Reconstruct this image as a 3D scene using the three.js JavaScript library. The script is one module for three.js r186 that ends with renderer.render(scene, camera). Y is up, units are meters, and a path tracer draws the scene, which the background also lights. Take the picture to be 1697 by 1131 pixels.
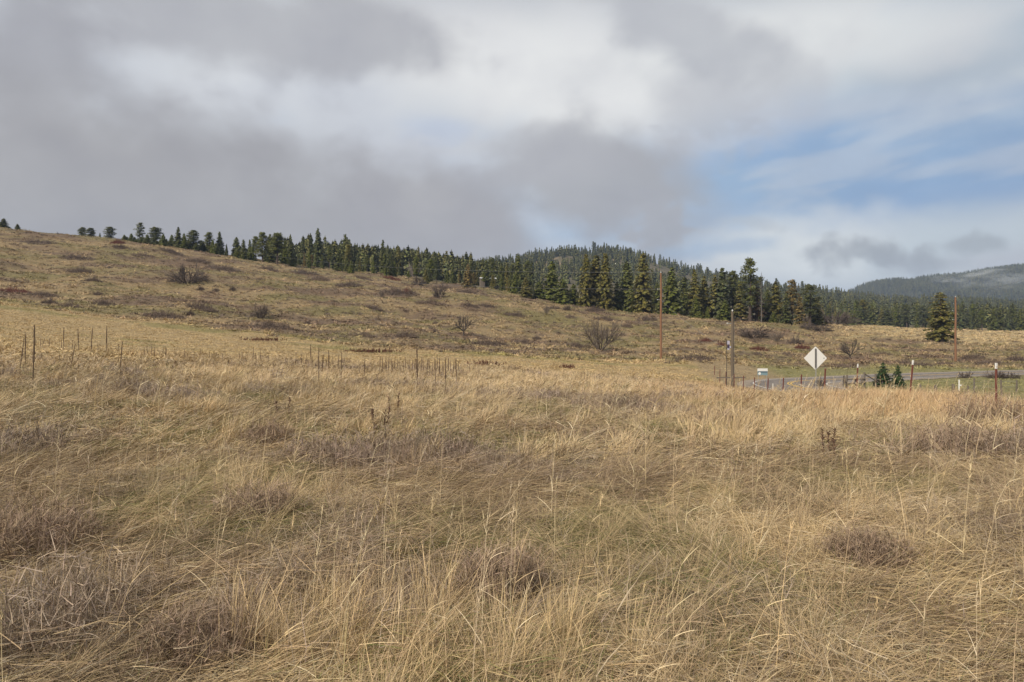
import * as THREE from 'three';
import { mergeGeometries } from 'three/addons/utils/BufferGeometryUtils.js';

// ------------------------------------------------------------------ camera, sky, sun, exposure
const EYE = 1.65, F = 1132, CX = 848.5, CY = 565.5;           // lens in units of the photograph's pixels
const scene = new THREE.Scene();
const camera = new THREE.PerspectiveCamera(2 * Math.atan(565.5 / F) * 180 / Math.PI, 1024 / 682, 0.1, 9000);
camera.position.set(0, EYE, 0);
camera.lookAt(0, EYE, -10);
const renderer = new THREE.WebGLRenderer({ antialias: true });
renderer.toneMapping = THREE.LinearToneMapping;
renderer.toneMappingExposure = 1.0;
renderer.shadowMap.enabled = true;
renderer.setSize(1024, 682);

const sun = new THREE.DirectionalLight(new THREE.Color(1, 0.90, 0.75), 4.2);
sun.position.set(-75, 95, 80);
sun.castShadow = true;
sun.shadow.radius = 12;
sun.shadow.mapSize.set(4096, 4096);
Object.assign(sun.shadow.camera, { left: -260, right: 260, top: 260, bottom: -260, near: 1, far: 900 });
scene.add(sun, sun.target);
scene.fog = new THREE.FogExp2(new THREE.Color(0.50, 0.66, 1.0), 0.00017);

// ------------------------------------------------------------------ random numbers and noise
function rng(seed) {
  let s = seed >>> 0;
  return () => { s = (s + 0x6D2B79F5) >>> 0; let t = s; t = Math.imul(t ^ (t >>> 15), t | 1); t ^= t + Math.imul(t ^ (t >>> 7), t | 61); return ((t ^ (t >>> 14)) >>> 0) / 4294967296; };
}
const PERM = new Uint8Array(512);
{ const r = rng(77), p = [...Array(256).keys()]; for (let i = 255; i > 0; i--) { const j = Math.floor(r() * (i + 1)); [p[i], p[j]] = [p[j], p[i]]; } for (let i = 0; i < 512; i++) PERM[i] = p[i & 255]; }
const GR = [1,1,0,-1,1,0,1,-1,0,-1,-1,0,1,0,1,-1,0,1,1,0,-1,-1,0,-1,0,1,1,0,-1,1,0,1,-1,0,-1,-1];
function noise3(x, y, z) {
  const X0 = Math.floor(x), Y0 = Math.floor(y), Z0 = Math.floor(z);
  x -= X0; y -= Y0; z -= Z0;
  const X = X0 & 255, Y = Y0 & 255, Z = Z0 & 255;
  const u = x * x * x * (x * (x * 6 - 15) + 10), v = y * y * y * (y * (y * 6 - 15) + 10), w = z * z * z * (z * (z * 6 - 15) + 10);
  const g = (h, a, b, c) => { h = (h % 12) * 3; return GR[h] * a + GR[h + 1] * b + GR[h + 2] * c; };
  const A = PERM[X] + Y, AA = PERM[A] + Z, AB = PERM[A + 1] + Z, B = PERM[X + 1] + Y, BA = PERM[B] + Z, BB = PERM[B + 1] + Z;
  const l = (t, a, b) => a + t * (b - a);
  return l(w, l(v, l(u, g(PERM[AA], x, y, z), g(PERM[BA], x - 1, y, z)), l(u, g(PERM[AB], x, y - 1, z), g(PERM[BB], x - 1, y - 1, z))),
    l(v, l(u, g(PERM[AA + 1], x, y, z - 1), g(PERM[BA + 1], x - 1, y, z - 1)), l(u, g(PERM[AB + 1], x, y - 1, z - 1), g(PERM[BB + 1], x - 1, y - 1, z - 1))));
}
const noise2 = (x, z) => noise3(x, 0.37, z);
function fbm3(x, y, z, n) { let s = 0, a = 0.5; for (let i = 0; i < n; i++) { s += a * noise3(x, y, z); x = x * 2.03 + 7.1; y = y * 2.03 + 3.7; z = z * 2.03 + 1.3; a *= 0.5; } return s; }
const fbm2 = (x, z, n = 4) => fbm3(x, 0.37, z, n);
const clamp = (x, a = 0, b = 1) => Math.min(b, Math.max(a, x));
const sstep = (a, b, x) => { const t = clamp((x - a) / (b - a)); return t * t * (3 - 2 * t); };
const lerp = (a, b, t) => a + (b - a) * t;
const lin = (c) => { c /= 255; return c <= 0.04045 ? c / 12.92 : ((c + 0.055) / 1.055) ** 2.4; };
const L3 = (r, g, b) => [lin(r), lin(g), lin(b)];

// ------------------------------------------------------------------ sky: air and clouds, computed for every direction
function makeSky() {
  const W = 3072, H = 1536, data = new Float32Array(W * H * 4);
  const GREY = L3(169, 168, 170), GREY2 = L3(179, 180, 185), PALE = L3(201, 206, 213), BLUE = L3(143, 171, 205), MID = L3(192, 196, 204);
  // [px, py, radius x, radius y, turn, colour, strength, softness, raggedness]: the clouds seen in front, by their bearing and height
  const T = [
    [1560, 120, 620, 150, -0.08, L3(196, 204, 211), 0.9, 0.5, 0.5],
    [1400, 280, 480, 100, -0.04, BLUE, 1.0, 0.6, 0.4],
    [1130, 315, 200, 48, -0.05, L3(156, 181, 208), 0.8, 0.6, 0.7],
    [1180, 235, 170, 50, -0.2, L3(150, 175, 208), 0.6, 0.7, 0.6],
    [1600, 235, 240, 45, -0.12, L3(146, 172, 202), 0.5, 0.7, 0.9],
    [1660, 70, 170, 34, -0.35, L3(164, 179, 194), 0.7, 0.7, 0.8],
    [1520, 105, 110, 20, -0.2, L3(172, 184, 196), 0.6, 0.7, 0.8],
    [930, 130, 360, 115, 0.1, L3(226, 227, 228), 1.0, 0.6, 0.4],
    [480, 140, 310, 72, 0.25, L3(213, 216, 221), 0.95, 0.6, 0.6],
    [640, 215, 230, 55, 0.25, L3(200, 204, 212), 0.7, 0.6, 0.6],
    [730, 215, 60, 20, 0.1, L3(182, 193, 213), 0.6, 0.7, 0.6],
    [1330, 60, 280, 70, -0.1, L3(221, 223, 224), 0.95, 0.6, 0.5],
    [1130, 45, 150, 45, 0.35, L3(184, 186, 192), 0.8, 0.6, 0.9],
    [1250, 120, 170, 40, 0.4, L3(192, 195, 200), 0.6, 0.7, 0.9],
    [1010, 380, 330, 40, -0.05, L3(166, 187, 211), 0.8, 0.6, 0.6],
    [420, 40, 290, 85, 0.15, GREY2, 0.9, 0.4, 0.55],
    [60, 120, 130, 150, 0.2, L3(168, 168, 173), 0.8, 0.6, 0.6],
    [-150, 340, 720, 225, 0.18, GREY, 0.96, 0.55, 0.35],
    [400, 395, 540, 175, 0.2, GREY, 0.96, 0.5, 0.4],
    [740, 350, 170, 75, 0.25, L3(171, 170, 173), 0.92, 0.45, 0.4],
    [985, 300, 165, 100, 0.3, L3(172, 173, 177), 0.96, 0.42, 0.55],
    [900, 250, 130, 60, 0.1, L3(181, 182, 187), 0.8, 0.55, 0.7],
    [1085, 375, 62, 46, 0.9, L3(172, 174, 180), 0.9, 0.4, 1.2],
    [1090, 402, 26, 34, 0.2, L3(168, 171, 177), 0.85, 0.8, 1.0],
    [1180, 190, 90, 55, 0.5, L3(180, 183, 190), 0.6, 0.6, 0.8],
    [1350, 425, 210, 66, -0.1, L3(220, 225, 227), 1.0, 0.5, 0.6],
    [1600, 395, 260, 45, -0.15, L3(196, 207, 214), 0.8, 0.6, 0.7],
    [1190, 410, 90, 14, -0.1, L3(160, 184, 210), 0.6, 0.7, 0.8],
    [1620, 490, 500, 45, 0, L3(196, 205, 211), 0.8, 0.6, 0.4],
    [1415, 414, 66, 22, -0.06, L3(166, 171, 177), 0.8, 0.85, 1.4], [1480, 425, 60, 15, 0.12, L3(164, 170, 176), 0.8, 0.8, 1.5],
    [1530, 442, 80, 15, 0.03, L3(168, 174, 180), 0.75, 0.8, 1.3],
    [1635, 401, 56, 14, -0.12, L3(166, 173, 179), 0.8, 0.85, 1.4],
    [1245, 370, 40, 10, 0.2, L3(186, 193, 200), 0.5, 0.6, 1.1],
  ].map((t) => [...t, Math.cos(t[4]), Math.sin(t[4])]);
  const low = L3(120, 112, 98);
  for (let row = 0; row < H; row++) {
    const el = ((row + 0.5) / H - 0.5) * Math.PI, y = Math.sin(el), ce = Math.cos(el);
    for (let col = 0; col < W; col++) {
      const o = (row * W + col) * 4;
      data[o + 3] = 1;
      if (el < -0.03) { data[o] = low[0]; data[o + 1] = low[1]; data[o + 2] = low[2]; continue; }
      const r = ((col + 0.5) / W - 0.5) * 2 * Math.PI, x = Math.cos(r) * ce, z = Math.sin(r) * ce;
      // broken cloud all round the sky
      const wx = fbm3(x * 5 + 3, y * 7, z * 5, 3), wy = fbm3(x * 5 + 17, y * 7 + 5, z * 5, 3);
      const big = fbm3(x * 1.7 + 4, y * 3.2 + 1, z * 1.7, 4), streak = fbm3(x * 3.3 + wx * 0.12, y * 7 + wy * 0.2, z * 3.3 + 9, 5), fine = fbm3(x * 11 + wx * 0.4, y * 15 + wy * 0.4, z * 11 + 2, 6);
      let c0, c1, c2;
      {
        const k = clamp(0.5 + big * 1.5 + streak * 0.55), b = sstep(0.12, 0.5, streak + big * 0.4) * 0.6;
        c0 = lerp(GREY2[0], PALE[0], k); c1 = lerp(GREY2[1], PALE[1], k); c2 = lerp(GREY2[2], PALE[2], k);
        c0 = lerp(c0, BLUE[0], b); c1 = lerp(c1, BLUE[1], b); c2 = lerp(c2, BLUE[2], b);
      }
      const az = Math.atan2(x, -z), front = 1 - sstep(0.8, 1.25, Math.abs(az));
      if (front > 0 && el < 0.95) {
        const px = CX + F * Math.tan(az) , py = CY - F * Math.tan(el) / Math.cos(az);
        const n = big * 0.6 + streak * 0.9, n2 = fine * 1.1 + streak * 0.5, n3 = el < 0.3 ? fbm3(x * 26 + wx * 2, y * 40 + wy * 2, z * 26, 5) * 1.5 : 0;
        c0 = lerp(c0, MID[0], 0.5 * front); c1 = lerp(c1, MID[1], 0.5 * front); c2 = lerp(c2, MID[2], 0.5 * front);
        for (const t of T) {
          const wa = Math.min(80, t[2] * 0.4), dx = px - t[0] + wx * wa, dy = py - t[1] + wy * wa * 0.6, ax = dx * t[9] + dy * t[10], ay = dy * t[9] - dx * t[10];
          const rr = (ax / t[2]) ** 2 + (ay / t[3]) ** 2;
          if (rr > 8) continue;
          const e = Math.sqrt(rr) + (t[2] < 100 ? n3 + n2 * 0.35 : n * 0.9 + n2) * t[8];
          const w = t[6] * front * (1 - sstep(1 - t[7], 1 + t[7], e));
          if (w <= 0) continue;
          c0 = lerp(c0, t[5][0], w); c1 = lerp(c1, t[5][1], w); c2 = lerp(c2, t[5][2], w);
        }
        // thin high wisps
        const ws = front * 0.42 * sstep(0.15, 0.6, c2 / c0 - 1) * sstep(-0.02, 0.34, fbm3(x * 5 + wx * 0.3 + 40, (y - x * 0.12) * 24 + wy * 0.4, z * 5, 6) + 0.08);
        c0 = lerp(c0, Math.max(c0, PALE[0]), ws); c1 = lerp(c1, Math.max(c1, PALE[1]), ws); c2 = lerp(c2, Math.max(c2, PALE[2]), ws);
      }
      const m = 1.04 + fine * 0.16 + streak * 0.08;
      data[o] = c0 * m; data[o + 1] = c1 * m; data[o + 2] = c2 * (1 + (m - 1) * 0.8);
    }
  }
  const t = new THREE.DataTexture(data, W, H, THREE.RGBAFormat, THREE.FloatType);
  t.mapping = THREE.EquirectangularReflectionMapping;
  t.magFilter = t.minFilter = THREE.LinearFilter;
  t.colorSpace = THREE.LinearSRGBColorSpace;
  t.needsUpdate = true;
  return t;
}
scene.background = makeSky();
scene.environment = scene.background;

// ------------------------------------------------------------------ the lie of the land
const COLS = [-400, 0, 200, 400, 600, 800, 1000, 1200, 1400, 1697, 2100].map((p) => (p - CX) / F);
const DEP = [0, 6, 12, 20, 30, 45, 60, 80, 100, 130, 170, 220, 300, 450, 650, 900, 1300, 1700];
const HGT = [
  [0, 0, 0.2, 0.5, 1.1, 2.3, 3.9, 6.6, 9.8, 17, 29, 45, 49, 46, 40, 35, 25, 10],
  [0, 0, 0.12, 0.35, 0.8, 1.7, 2.9, 4.8, 7.3, 13.3, 24, 38.6, 41, 38, 35, 30, 25, 10],
  [0, 0, 0.08, 0.2, 0.45, 1.0, 1.8, 3.3, 5.6, 11, 20.8, 33.6, 36, 37, 36, 30, 25, 10],
  [0, 0, 0.04, 0.08, 0.15, 0.45, 0.9, 2.0, 4.2, 9, 17.8, 28.2, 35, 43, 44, 44, 40, 20],
  [0, 0, 0, -0.05, -0.15, -0.2, 0, 0.7, 2.8, 7, 14.6, 23.6, 31, 50, 64, 76, 60, 30],
  [0, 0, -0.03, -0.1, -0.3, -0.55, -0.6, -0.2, 1.3, 5, 11.8, 18.6, 25, 41, 63, 92, 80, 40],
  [0, 0, -0.06, -0.2, -0.5, -1.1, -1.4, -1.1, 0, 3, 8.3, 12.6, 19, 35, 65, 111, 88, 40],
  [0, 0, -0.1, -0.3, -0.9, -1.8, -2.3, -1.6, -0.5, 2.2, 6.8, 9.0, 13.5, 25, 44, 76, 70, 35],
  [0, 0, -0.06, -0.24, -0.85, -2.0, -2.35, -2.3, -1.2, 1.0, 4.2, 6.6, 8.1, 15, 29, 52, 45, 30],
  [0, 0, -0.08, -0.3, -0.9, -1.9, -2.3, -2.35, -2.0, -0.5, 1.6, 4.0, 5.6, 8.6, 19, 44, 40, 30],
  [0, 0, -0.12, -0.4, -1.0, -1.9, -2.3, -2.35, -2.2, -0.9, 1.0, 3.4, 5.0, 8, 18, 40, 40, 30],
];
const TAN = HGT.map((h) => {                                      // monotone cubic slopes along the depth
  const n = h.length, s = [], m = new Array(n);
  for (let i = 0; i < n - 1; i++) s.push((h[i + 1] - h[i]) / (DEP[i + 1] - DEP[i]));
  m[0] = s[0]; m[n - 1] = s[n - 2];
  for (let i = 1; i < n - 1; i++) m[i] = s[i - 1] * s[i] <= 0 ? 0 : 2 * s[i - 1] * s[i] / (s[i - 1] + s[i]);
  return m;
});
function colAt(c, d) {
  const h = HGT[c], m = TAN[c];
  d = clamp(d, 0, DEP[DEP.length - 1] - 1e-6);
  let i = 0; while (DEP[i + 1] < d) i++;
  const w = DEP[i + 1] - DEP[i], t = (d - DEP[i]) / w, t2 = t * t, t3 = t2 * t;
  return h[i] * (2 * t3 - 3 * t2 + 1) + m[i] * w * (t3 - 2 * t2 + t) + h[i + 1] * (3 * t2 - 2 * t3) + m[i + 1] * w * (t3 - t2);
}
// the road: it comes along the right of the field, bends right and runs off behind the small pasture
const ROAD_Y = -2.36;
const ROAD = new THREE.CatmullRomCurve3([[24, 30], [24.2, 5], [24.3, -20], [24.5, -40], [24.7, -52], [25.0, -59], [26.2, -64.5], [28.6, -68.3], [32, -70.6], [37.5, -73.6], [46, -79], [66, -88], [95, -97], [140, -108]].map(([x, z]) => new THREE.Vector3(x, 0, z)), false, 'centripetal');
const ROADP = ROAD.getSpacedPoints(150);
function roadDist(x, z) {
  if (x < 12 || z < -125) return 99;
  let b = 1e9;
  for (let i = 0; i < ROADP.length - 1; i++) {
    const a = ROADP[i], c = ROADP[i + 1], vx = c.x - a.x, vz = c.z - a.z, t = clamp(((x - a.x) * vx + (z - a.z) * vz) / (vx * vx + vz * vz)), ex = x - a.x - vx * t, ez = z - a.z - vz * t, q = ex * ex + ez * ez;
    if (q < b) b = q;
  }
  return Math.sqrt(b);
}
function H(x, z) {
  const d = -z;
  let h = 0;
  if (d > 0) {
    const u = clamp(x / Math.max(d, 0.5), COLS[0], COLS[COLS.length - 1]);
    let i = 0; while (i < COLS.length - 2 && COLS[i + 1] < u) i++;
    const p = (k) => colAt(clamp(k, 0, COLS.length - 1), d), t = (u - COLS[i]) / (COLS[i + 1] - COLS[i]);
    const p0 = p(i - 1), p1 = p(i), p2 = p(i + 1), p3 = p(i + 2);
    h = p1 + 0.5 * t * (p2 - p0 + t * (2 * p0 - 5 * p1 + 4 * p2 - p3 + t * (3 * (p1 - p2) + p3 - p0)));
  }
  const far = sstep(75, 130, d);
  h += noise2(x * 0.7, z * 0.7) * 0.07 * (1 - far) + fbm2(x * 0.16 + 5, z * 0.16, 3) * lerp(0.22, 0.9, far) + far * fbm2(x * 0.045, z * 0.045 + 8, 3) * 2.0;
  if (d > 260) h += fbm2(x * 0.012, z * 0.012, 4) * sstep(260, 600, d) * 9;
  if (x > 8 && z > -130) { const q = roadDist(x, z); if (q < 12) h = lerp(ROAD_Y - 0.06, h, sstep(4.6, 11, q)); }
  return h;
}
const X = (px, d) => (px - CX) / F * d;                          // bearing and distance to a place on the ground
const YAT = (py, d) => EYE + (CY - py) / F * d;
const PXOF = (x, z) => CX + F * x / -z;
const ip = (xs, ys, x) => { if (x <= xs[0]) return ys[0]; for (let i = 0; i < xs.length - 1; i++) if (x < xs[i + 1]) return lerp(ys[i], ys[i + 1], (x - xs[i]) / (xs[i + 1] - xs[i])); return ys[ys.length - 1]; };
const fieldEnd = (px) => ip([-300, 0, 200, 400, 600, 800, 1000, 1200, 1300], [28, 31, 35, 43, 50, 57, 60, 62, 62], px);
const hillFoot = (px) => ip([-300, 0, 200, 400, 600, 800, 1000, 1200, 1400, 1697], [104, 100, 96, 91, 87, 86, 88, 86, 92, 100], px);
const crestD = (px) => ip([-300, 0, 200, 400, 600, 800, 1000, 1200, 1400, 1697], [224, 220, 216, 211, 206, 200, 190, 182, 205, 260], px);

// ------------------------------------------------------------------ naming
const taken = new Map();
function numbered(name) { const k = taken.get(name) ?? 0; taken.set(name, k + 1); return k ? `${name}_${String(k).padStart(3, '0')}` : name; }
function tag(o, label, category, group, kind) { if (label) o.userData.label = label; if (category) o.userData.category = category; if (group) o.userData.group = group; if (kind) o.userData.kind = kind; return o; }
function add(o, name) { o.name = numbered(name); o.traverse((c) => { if (c.isMesh) { c.castShadow = true; c.receiveShadow = true; } }); scene.add(o); return o; }
function part(parent, name, geo, m) { const o = new THREE.Mesh(geo, m); o.name = name; o.castShadow = o.receiveShadow = true; parent.add(o); return o; }
function group(name, x, y, z, turn = 0) { const g = new THREE.Group(); g.position.set(x, y, z); g.rotation.y = turn; return add(g, name); }
const ORD = ['leftmost', 'second', 'third', 'fourth', 'fifth', 'sixth', 'seventh', 'eighth', 'ninth', 'tenth', 'eleventh', 'twelfth', 'thirteenth', 'fourteenth', 'fifteenth', 'sixteenth', 'seventeenth', 'eighteenth', 'nineteenth', 'twentieth'];
for (const t of ['twenty', 'thirty', 'forty']) { ORD.push(...['first', 'second', 'third', 'fourth', 'fifth', 'sixth', 'seventh', 'eighth', 'ninth'].map((w) => `${t}-${w}`)); if (t !== 'forty') ORD.push(t === 'twenty' ? 'thirtieth' : 'fortieth'); }
const ord = (i, n) => i === 0 ? 'leftmost' : i === n - 1 ? 'rightmost' : i < n / 2 ? `${ORD[i]} from the left` : `${n - 1 - i === 0 ? 'first' : ORD[n - 1 - i]} from the right`;

// ------------------------------------------------------------------ mesh collector
class MB {
  constructor() { this.p = []; this.c = []; }
  tri(a, b, c, k) { this.p.push(...a, ...b, ...c); for (let i = 0; i < 3; i++) this.c.push(k[0], k[1], k[2]); }
  quad(a, b, c, d, k) { this.tri(a, b, c, k); this.tri(a, c, d, k); }
  // ribbon along points with half widths
  ribbon(pts, ws, side, k) {
    for (let i = 0; i < pts.length - 1; i++) {
      const a = pts[i], b = pts[i + 1], wa = ws[i], wb = ws[i + 1];
      const a0 = [a[0] - side[0] * wa, a[1] - side[1] * wa, a[2] - side[2] * wa], a1 = [a[0] + side[0] * wa, a[1] + side[1] * wa, a[2] + side[2] * wa];
      if (wb < 1e-5) { this.tri(a0, a1, b, k); continue; }
      const b0 = [b[0] - side[0] * wb, b[1] - side[1] * wb, b[2] - side[2] * wb], b1 = [b[0] + side[0] * wb, b[1] + side[1] * wb, b[2] + side[2] * wb];
      this.quad(a0, a1, b1, b0, k);
    }
  }
  // tapered tube of n sides along points
  tube(pts, rs, n, k, cap = false) {
    const rings = pts.map((p, i) => {
      const q = pts[Math.max(0, i - 1)], s = pts[Math.min(pts.length - 1, i + 1)];
      let d = [s[0] - q[0], s[1] - q[1], s[2] - q[2]]; const l = Math.hypot(...d) || 1; d = d.map((v) => v / l);
      const up = Math.abs(d[1]) > 0.9 ? [1, 0, 0] : [0, 1, 0];
      let u = [d[1] * up[2] - d[2] * up[1], d[2] * up[0] - d[0] * up[2], d[0] * up[1] - d[1] * up[0]]; const ul = Math.hypot(...u); u = u.map((v) => v / ul);
      const v = [d[1] * u[2] - d[2] * u[1], d[2] * u[0] - d[0] * u[2], d[0] * u[1] - d[1] * u[0]];
      return Array.from({ length: n }, (_, j) => { const a = j / n * 2 * Math.PI, c = Math.cos(a) * rs[i], e = Math.sin(a) * rs[i]; return [p[0] + u[0] * c + v[0] * e, p[1] + u[1] * c + v[1] * e, p[2] + u[2] * c + v[2] * e]; });
    });
    for (let i = 0; i < rings.length - 1; i++) for (let j = 0; j < n; j++) this.quad(rings[i][j], rings[i][(j + 1) % n], rings[i + 1][(j + 1) % n], rings[i + 1][j], k);
    if (cap) { const r = rings[rings.length - 1]; for (let j = 1; j < n - 1; j++) this.tri(r[0], r[j], r[j + 1], k); }
  }
  geo() {
    const g = new THREE.BufferGeometry();
    g.setAttribute('position', new THREE.Float32BufferAttribute(this.p, 3));
    g.setAttribute('color', new THREE.Float32BufferAttribute(this.c, 3));
    g.computeVertexNormals();
    return g;
  }
}
const mat = (r, g, b, rough = 0.9, extra = {}) => new THREE.MeshStandardMaterial({ color: new THREE.Color().setRGB(r, g, b), roughness: rough, metalness: 0, side: THREE.DoubleSide, ...extra });
const VC = { vertexColors: true };

// ------------------------------------------------------------------ ground
const C = { thatch: [0.17, 0.125, 0.07], meadow: [0.42, 0.31, 0.155], meadowGreen: [0.25, 0.22, 0.075], hillTan: [0.315, 0.232, 0.122], hillOlive: [0.205, 0.17, 0.068], hillBrown: [0.165, 0.11, 0.07], duff: [0.13, 0.11, 0.055], pasture: [0.25, 0.23, 0.09], farField: [0.44, 0.34, 0.18], verge: [0.34, 0.255, 0.14] };
const mix3 = (a, b, t) => [lerp(a[0], b[0], t), lerp(a[1], b[1], t), lerp(a[2], b[2], t)];
function groundColour(x, z) {
  const d = -z;
  if (d < 1) return C.thatch;
  const px = PXOF(x, z), n = fbm2(x * 0.08, z * 0.16, 4), n2 = fbm2(x * 0.35 + 3, z * 0.5, 3);
  const fe = fieldEnd(px), hf = hillFoot(px) + fbm2(x * 0.05, 2, 2) * 8;
  let c = C.thatch;
  const fence = 9.6 + 0.155 * d;
  c = mix3(c, mix3(C.meadow, C.meadowGreen, 0.8 * sstep(0.05, 0.35, n + 0.5 * n2 + 0.28 * sstep(hf - 18, hf - 6, d) - 0.14)), sstep(fe - 7, fe + 5, d + n2 * 8));
  if (x > fence && d < 100) c = mix3(C.verge, C.pasture, sstep(28.5, 32, x) * sstep(34, 40, d));
  const hill = mix3(mix3(C.hillTan, C.hillOlive, sstep(-0.15, 0.15, n + n2 * 0.5)), C.hillBrown, 0.9 * sstep(0.0, 0.22, fbm2(x * 0.06 + 20, z * 0.11, 4) + n2 * 0.5));
  c = mix3(c, hill, sstep(hf - 3, hf + 4, d));
  // pale hay field on the far right
  const hay = sstep(1360, 1420, px) * sstep(140, 165, d + n * 20) * (1 - sstep(330, 350, d));
  c = mix3(c, mix3(C.farField, C.meadowGreen, sstep(0.1, 0.4, fbm2(x * 0.03, z * 0.12, 3)) * 0.5), hay);
  c = mix3(c, mix3(C.duff, C.hillTan, 0.7 * sstep(0.12, 0.34, fbm2(x * 0.02, z * 0.03, 4))), (1 - hay) * sstep(crestD(px) + 8, crestD(px) + 40, d));
  return c;
}
function noiseTexture(size, fn) {
  const a = new Uint8Array(size * size * 4);
  for (let j = 0; j < size; j++) for (let i = 0; i < size; i++) { const v = fn(i / size, j / size), o = (j * size + i) * 4; a[o] = v[0]; a[o + 1] = v[1]; a[o + 2] = v[2]; a[o + 3] = 255; }
  const t = new THREE.DataTexture(a, size, size); t.wrapS = t.wrapT = THREE.RepeatWrapping; t.magFilter = THREE.LinearFilter; t.minFilter = THREE.LinearMipmapLinearFilter; t.generateMipmaps = true; t.needsUpdate = true; return t;
}
// noise that closes on itself over the unit square
function tileNoise(u, v, f, oct, seed) {
  const a = u * 2 * Math.PI, b = v * 2 * Math.PI, R = f / (2 * Math.PI);
  return fbm3(Math.cos(a) * R + seed, Math.sin(a) * R + Math.cos(b) * R * 1.13, Math.sin(b) * R + seed * 0.7, oct);
}
const groundMap = noiseTexture(1024, (u, v) => { const n = tileNoise(u, v, 60, 4, 3) * 0.9 + tileNoise(u, v, 14, 3, 8) * 0.5, k = clamp(0.78 + n * 0.55, 0.3, 1); return [255 * Math.sqrt(k), 252 * Math.sqrt(k), 246 * Math.sqrt(k)]; });
groundMap.colorSpace = THREE.SRGBColorSpace;
const groundBump = noiseTexture(1024, (u, v) => { const n = clamp(0.5 + tileNoise(u, v, 70, 4, 5) * 0.9) * 255; return [n, n, n]; });
const groundMat = new THREE.MeshStandardMaterial({ vertexColors: true, roughness: 1, map: groundMap, bumpMap: groundBump, bumpScale: 0.12 });
{
  const nx = 300, nz = 420, pos = [], col = [], uv = [], idx = [];
  for (let j = 0; j <= nz; j++) for (let i = 0; i <= nx; i++) {
    const s = i / nx * 2 - 1, x = 1700 * Math.sinh(5 * s) / Math.sinh(5), t = j / nz, z = 60 - 1760 * (Math.exp(3.4 * t) - 1) / (Math.exp(3.4) - 1);
    pos.push(x, H(x, z), z); col.push(...groundColour(x, z)); uv.push(x / 14, z / 14);
  }
  for (let j = 0; j < nz; j++) for (let i = 0; i < nx; i++) { const a = j * (nx + 1) + i, b = a + 1, c = a + nx + 1, d = c + 1; idx.push(a, b, d, a, d, c); }
  const g = new THREE.BufferGeometry();
  g.setAttribute('position', new THREE.Float32BufferAttribute(pos, 3)); g.setAttribute('color', new THREE.Float32BufferAttribute(col, 3)); g.setAttribute('uv', new THREE.Float32BufferAttribute(uv, 2));
  g.setIndex(idx); g.computeVertexNormals();
  tag(add(new THREE.Mesh(g, groundMat), 'ground'), 'rolling dry grassland rising to a hillside', 'ground', null, 'structure');
}
// far mountain
const RIDGE_PX = [900, 1200, 1380, 1412, 1436, 1463, 1487, 1503, 1518, 1540, 1582, 1603, 1635, 1656, 1697, 1780, 1900, 2100], RIDGE_PY = [548, 530, 505, 489, 479, 466, 463, 468, 465, 458, 454, 454, 446, 442, 437, 430, 438, 470];
const MD = 1850;
function HM(x, z) {
  const d = -z, px = CX + F * x / MD, top = YAT(ip(RIDGE_PX, RIDGE_PY, px), MD) - 11;
  const k = d < MD ? sstep(1080, MD + 30, d) ** 1.15 : 1 - 0.35 * sstep(MD + 70, MD + 900, d);
  return 10 + (top - 10) * k + fbm2(x * 0.0037, z * 0.0045, 5) * 85 * sstep(1100, 1500, d) * (1 - 0.85 * sstep(1580, MD, d));
}
{
  const nx = 180, nz = 90, pos = [], col = [], idx = [];
  for (let j = 0; j <= nz; j++) for (let i = 0; i <= nx; i++) { const x = -2000 + 5400 * i / nx, z = -1060 - 1900 * j / nz; pos.push(x, HM(x, z), z); const c = mix3([0.05, 0.055, 0.03], [0.13, 0.11, 0.07], sstep(0.1, 0.4, fbm2(x * 0.006, z * 0.006, 4))); col.push(...c); }
  for (let j = 0; j < nz; j++) for (let i = 0; i < nx; i++) { const a = j * (nx + 1) + i, b = a + 1, c = a + nx + 1, d = c + 1; idx.push(a, b, d, a, d, c); }
  const g = new THREE.BufferGeometry();
  g.setAttribute('position', new THREE.Float32BufferAttribute(pos, 3)); g.setAttribute('color', new THREE.Float32BufferAttribute(col, 3)); g.setIndex(idx); g.computeVertexNormals();
  tag(add(new THREE.Mesh(g, mat(1, 1, 1, 1, VC)), 'mountain'), 'distant blue-green wooded mountain', 'mountain', null, 'structure');
}

// ------------------------------------------------------------------ road
function strip(o0, o1, y, from = 0, to = 1, wob = 0) {
  const n = 260, pos = [], uv = [], idx = [], len = ROAD.getLength();
  for (let i = 0; i <= n; i++) {
    const t = lerp(from, to, i / n), p = ROAD.getPointAt(t), d = ROAD.getTangentAt(t), sx = -d.z, sz = d.x;   // sx,sz points right of travel
    const w0 = o0 + (wob ? noise2(t * 90, 3) * wob : 0), w1 = o1 + (wob ? noise2(t * 90, 9) * wob : 0);
    pos.push(p.x + sx * w0, y, p.z + sz * w0, p.x + sx * w1, y, p.z + sz * w1); uv.push(w0 / 4, t * len / 4, w1 / 4, t * len / 4);
    if (i < n) { const a = i * 2; idx.push(a, a + 1, a + 3, a, a + 3, a + 2); }
  }
  const g = new THREE.BufferGeometry(); g.setAttribute('position', new THREE.Float32BufferAttribute(pos, 3)); g.setAttribute('uv', new THREE.Float32BufferAttribute(uv, 2)); g.setIndex(idx); g.computeVertexNormals();
  return g;
}
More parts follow.
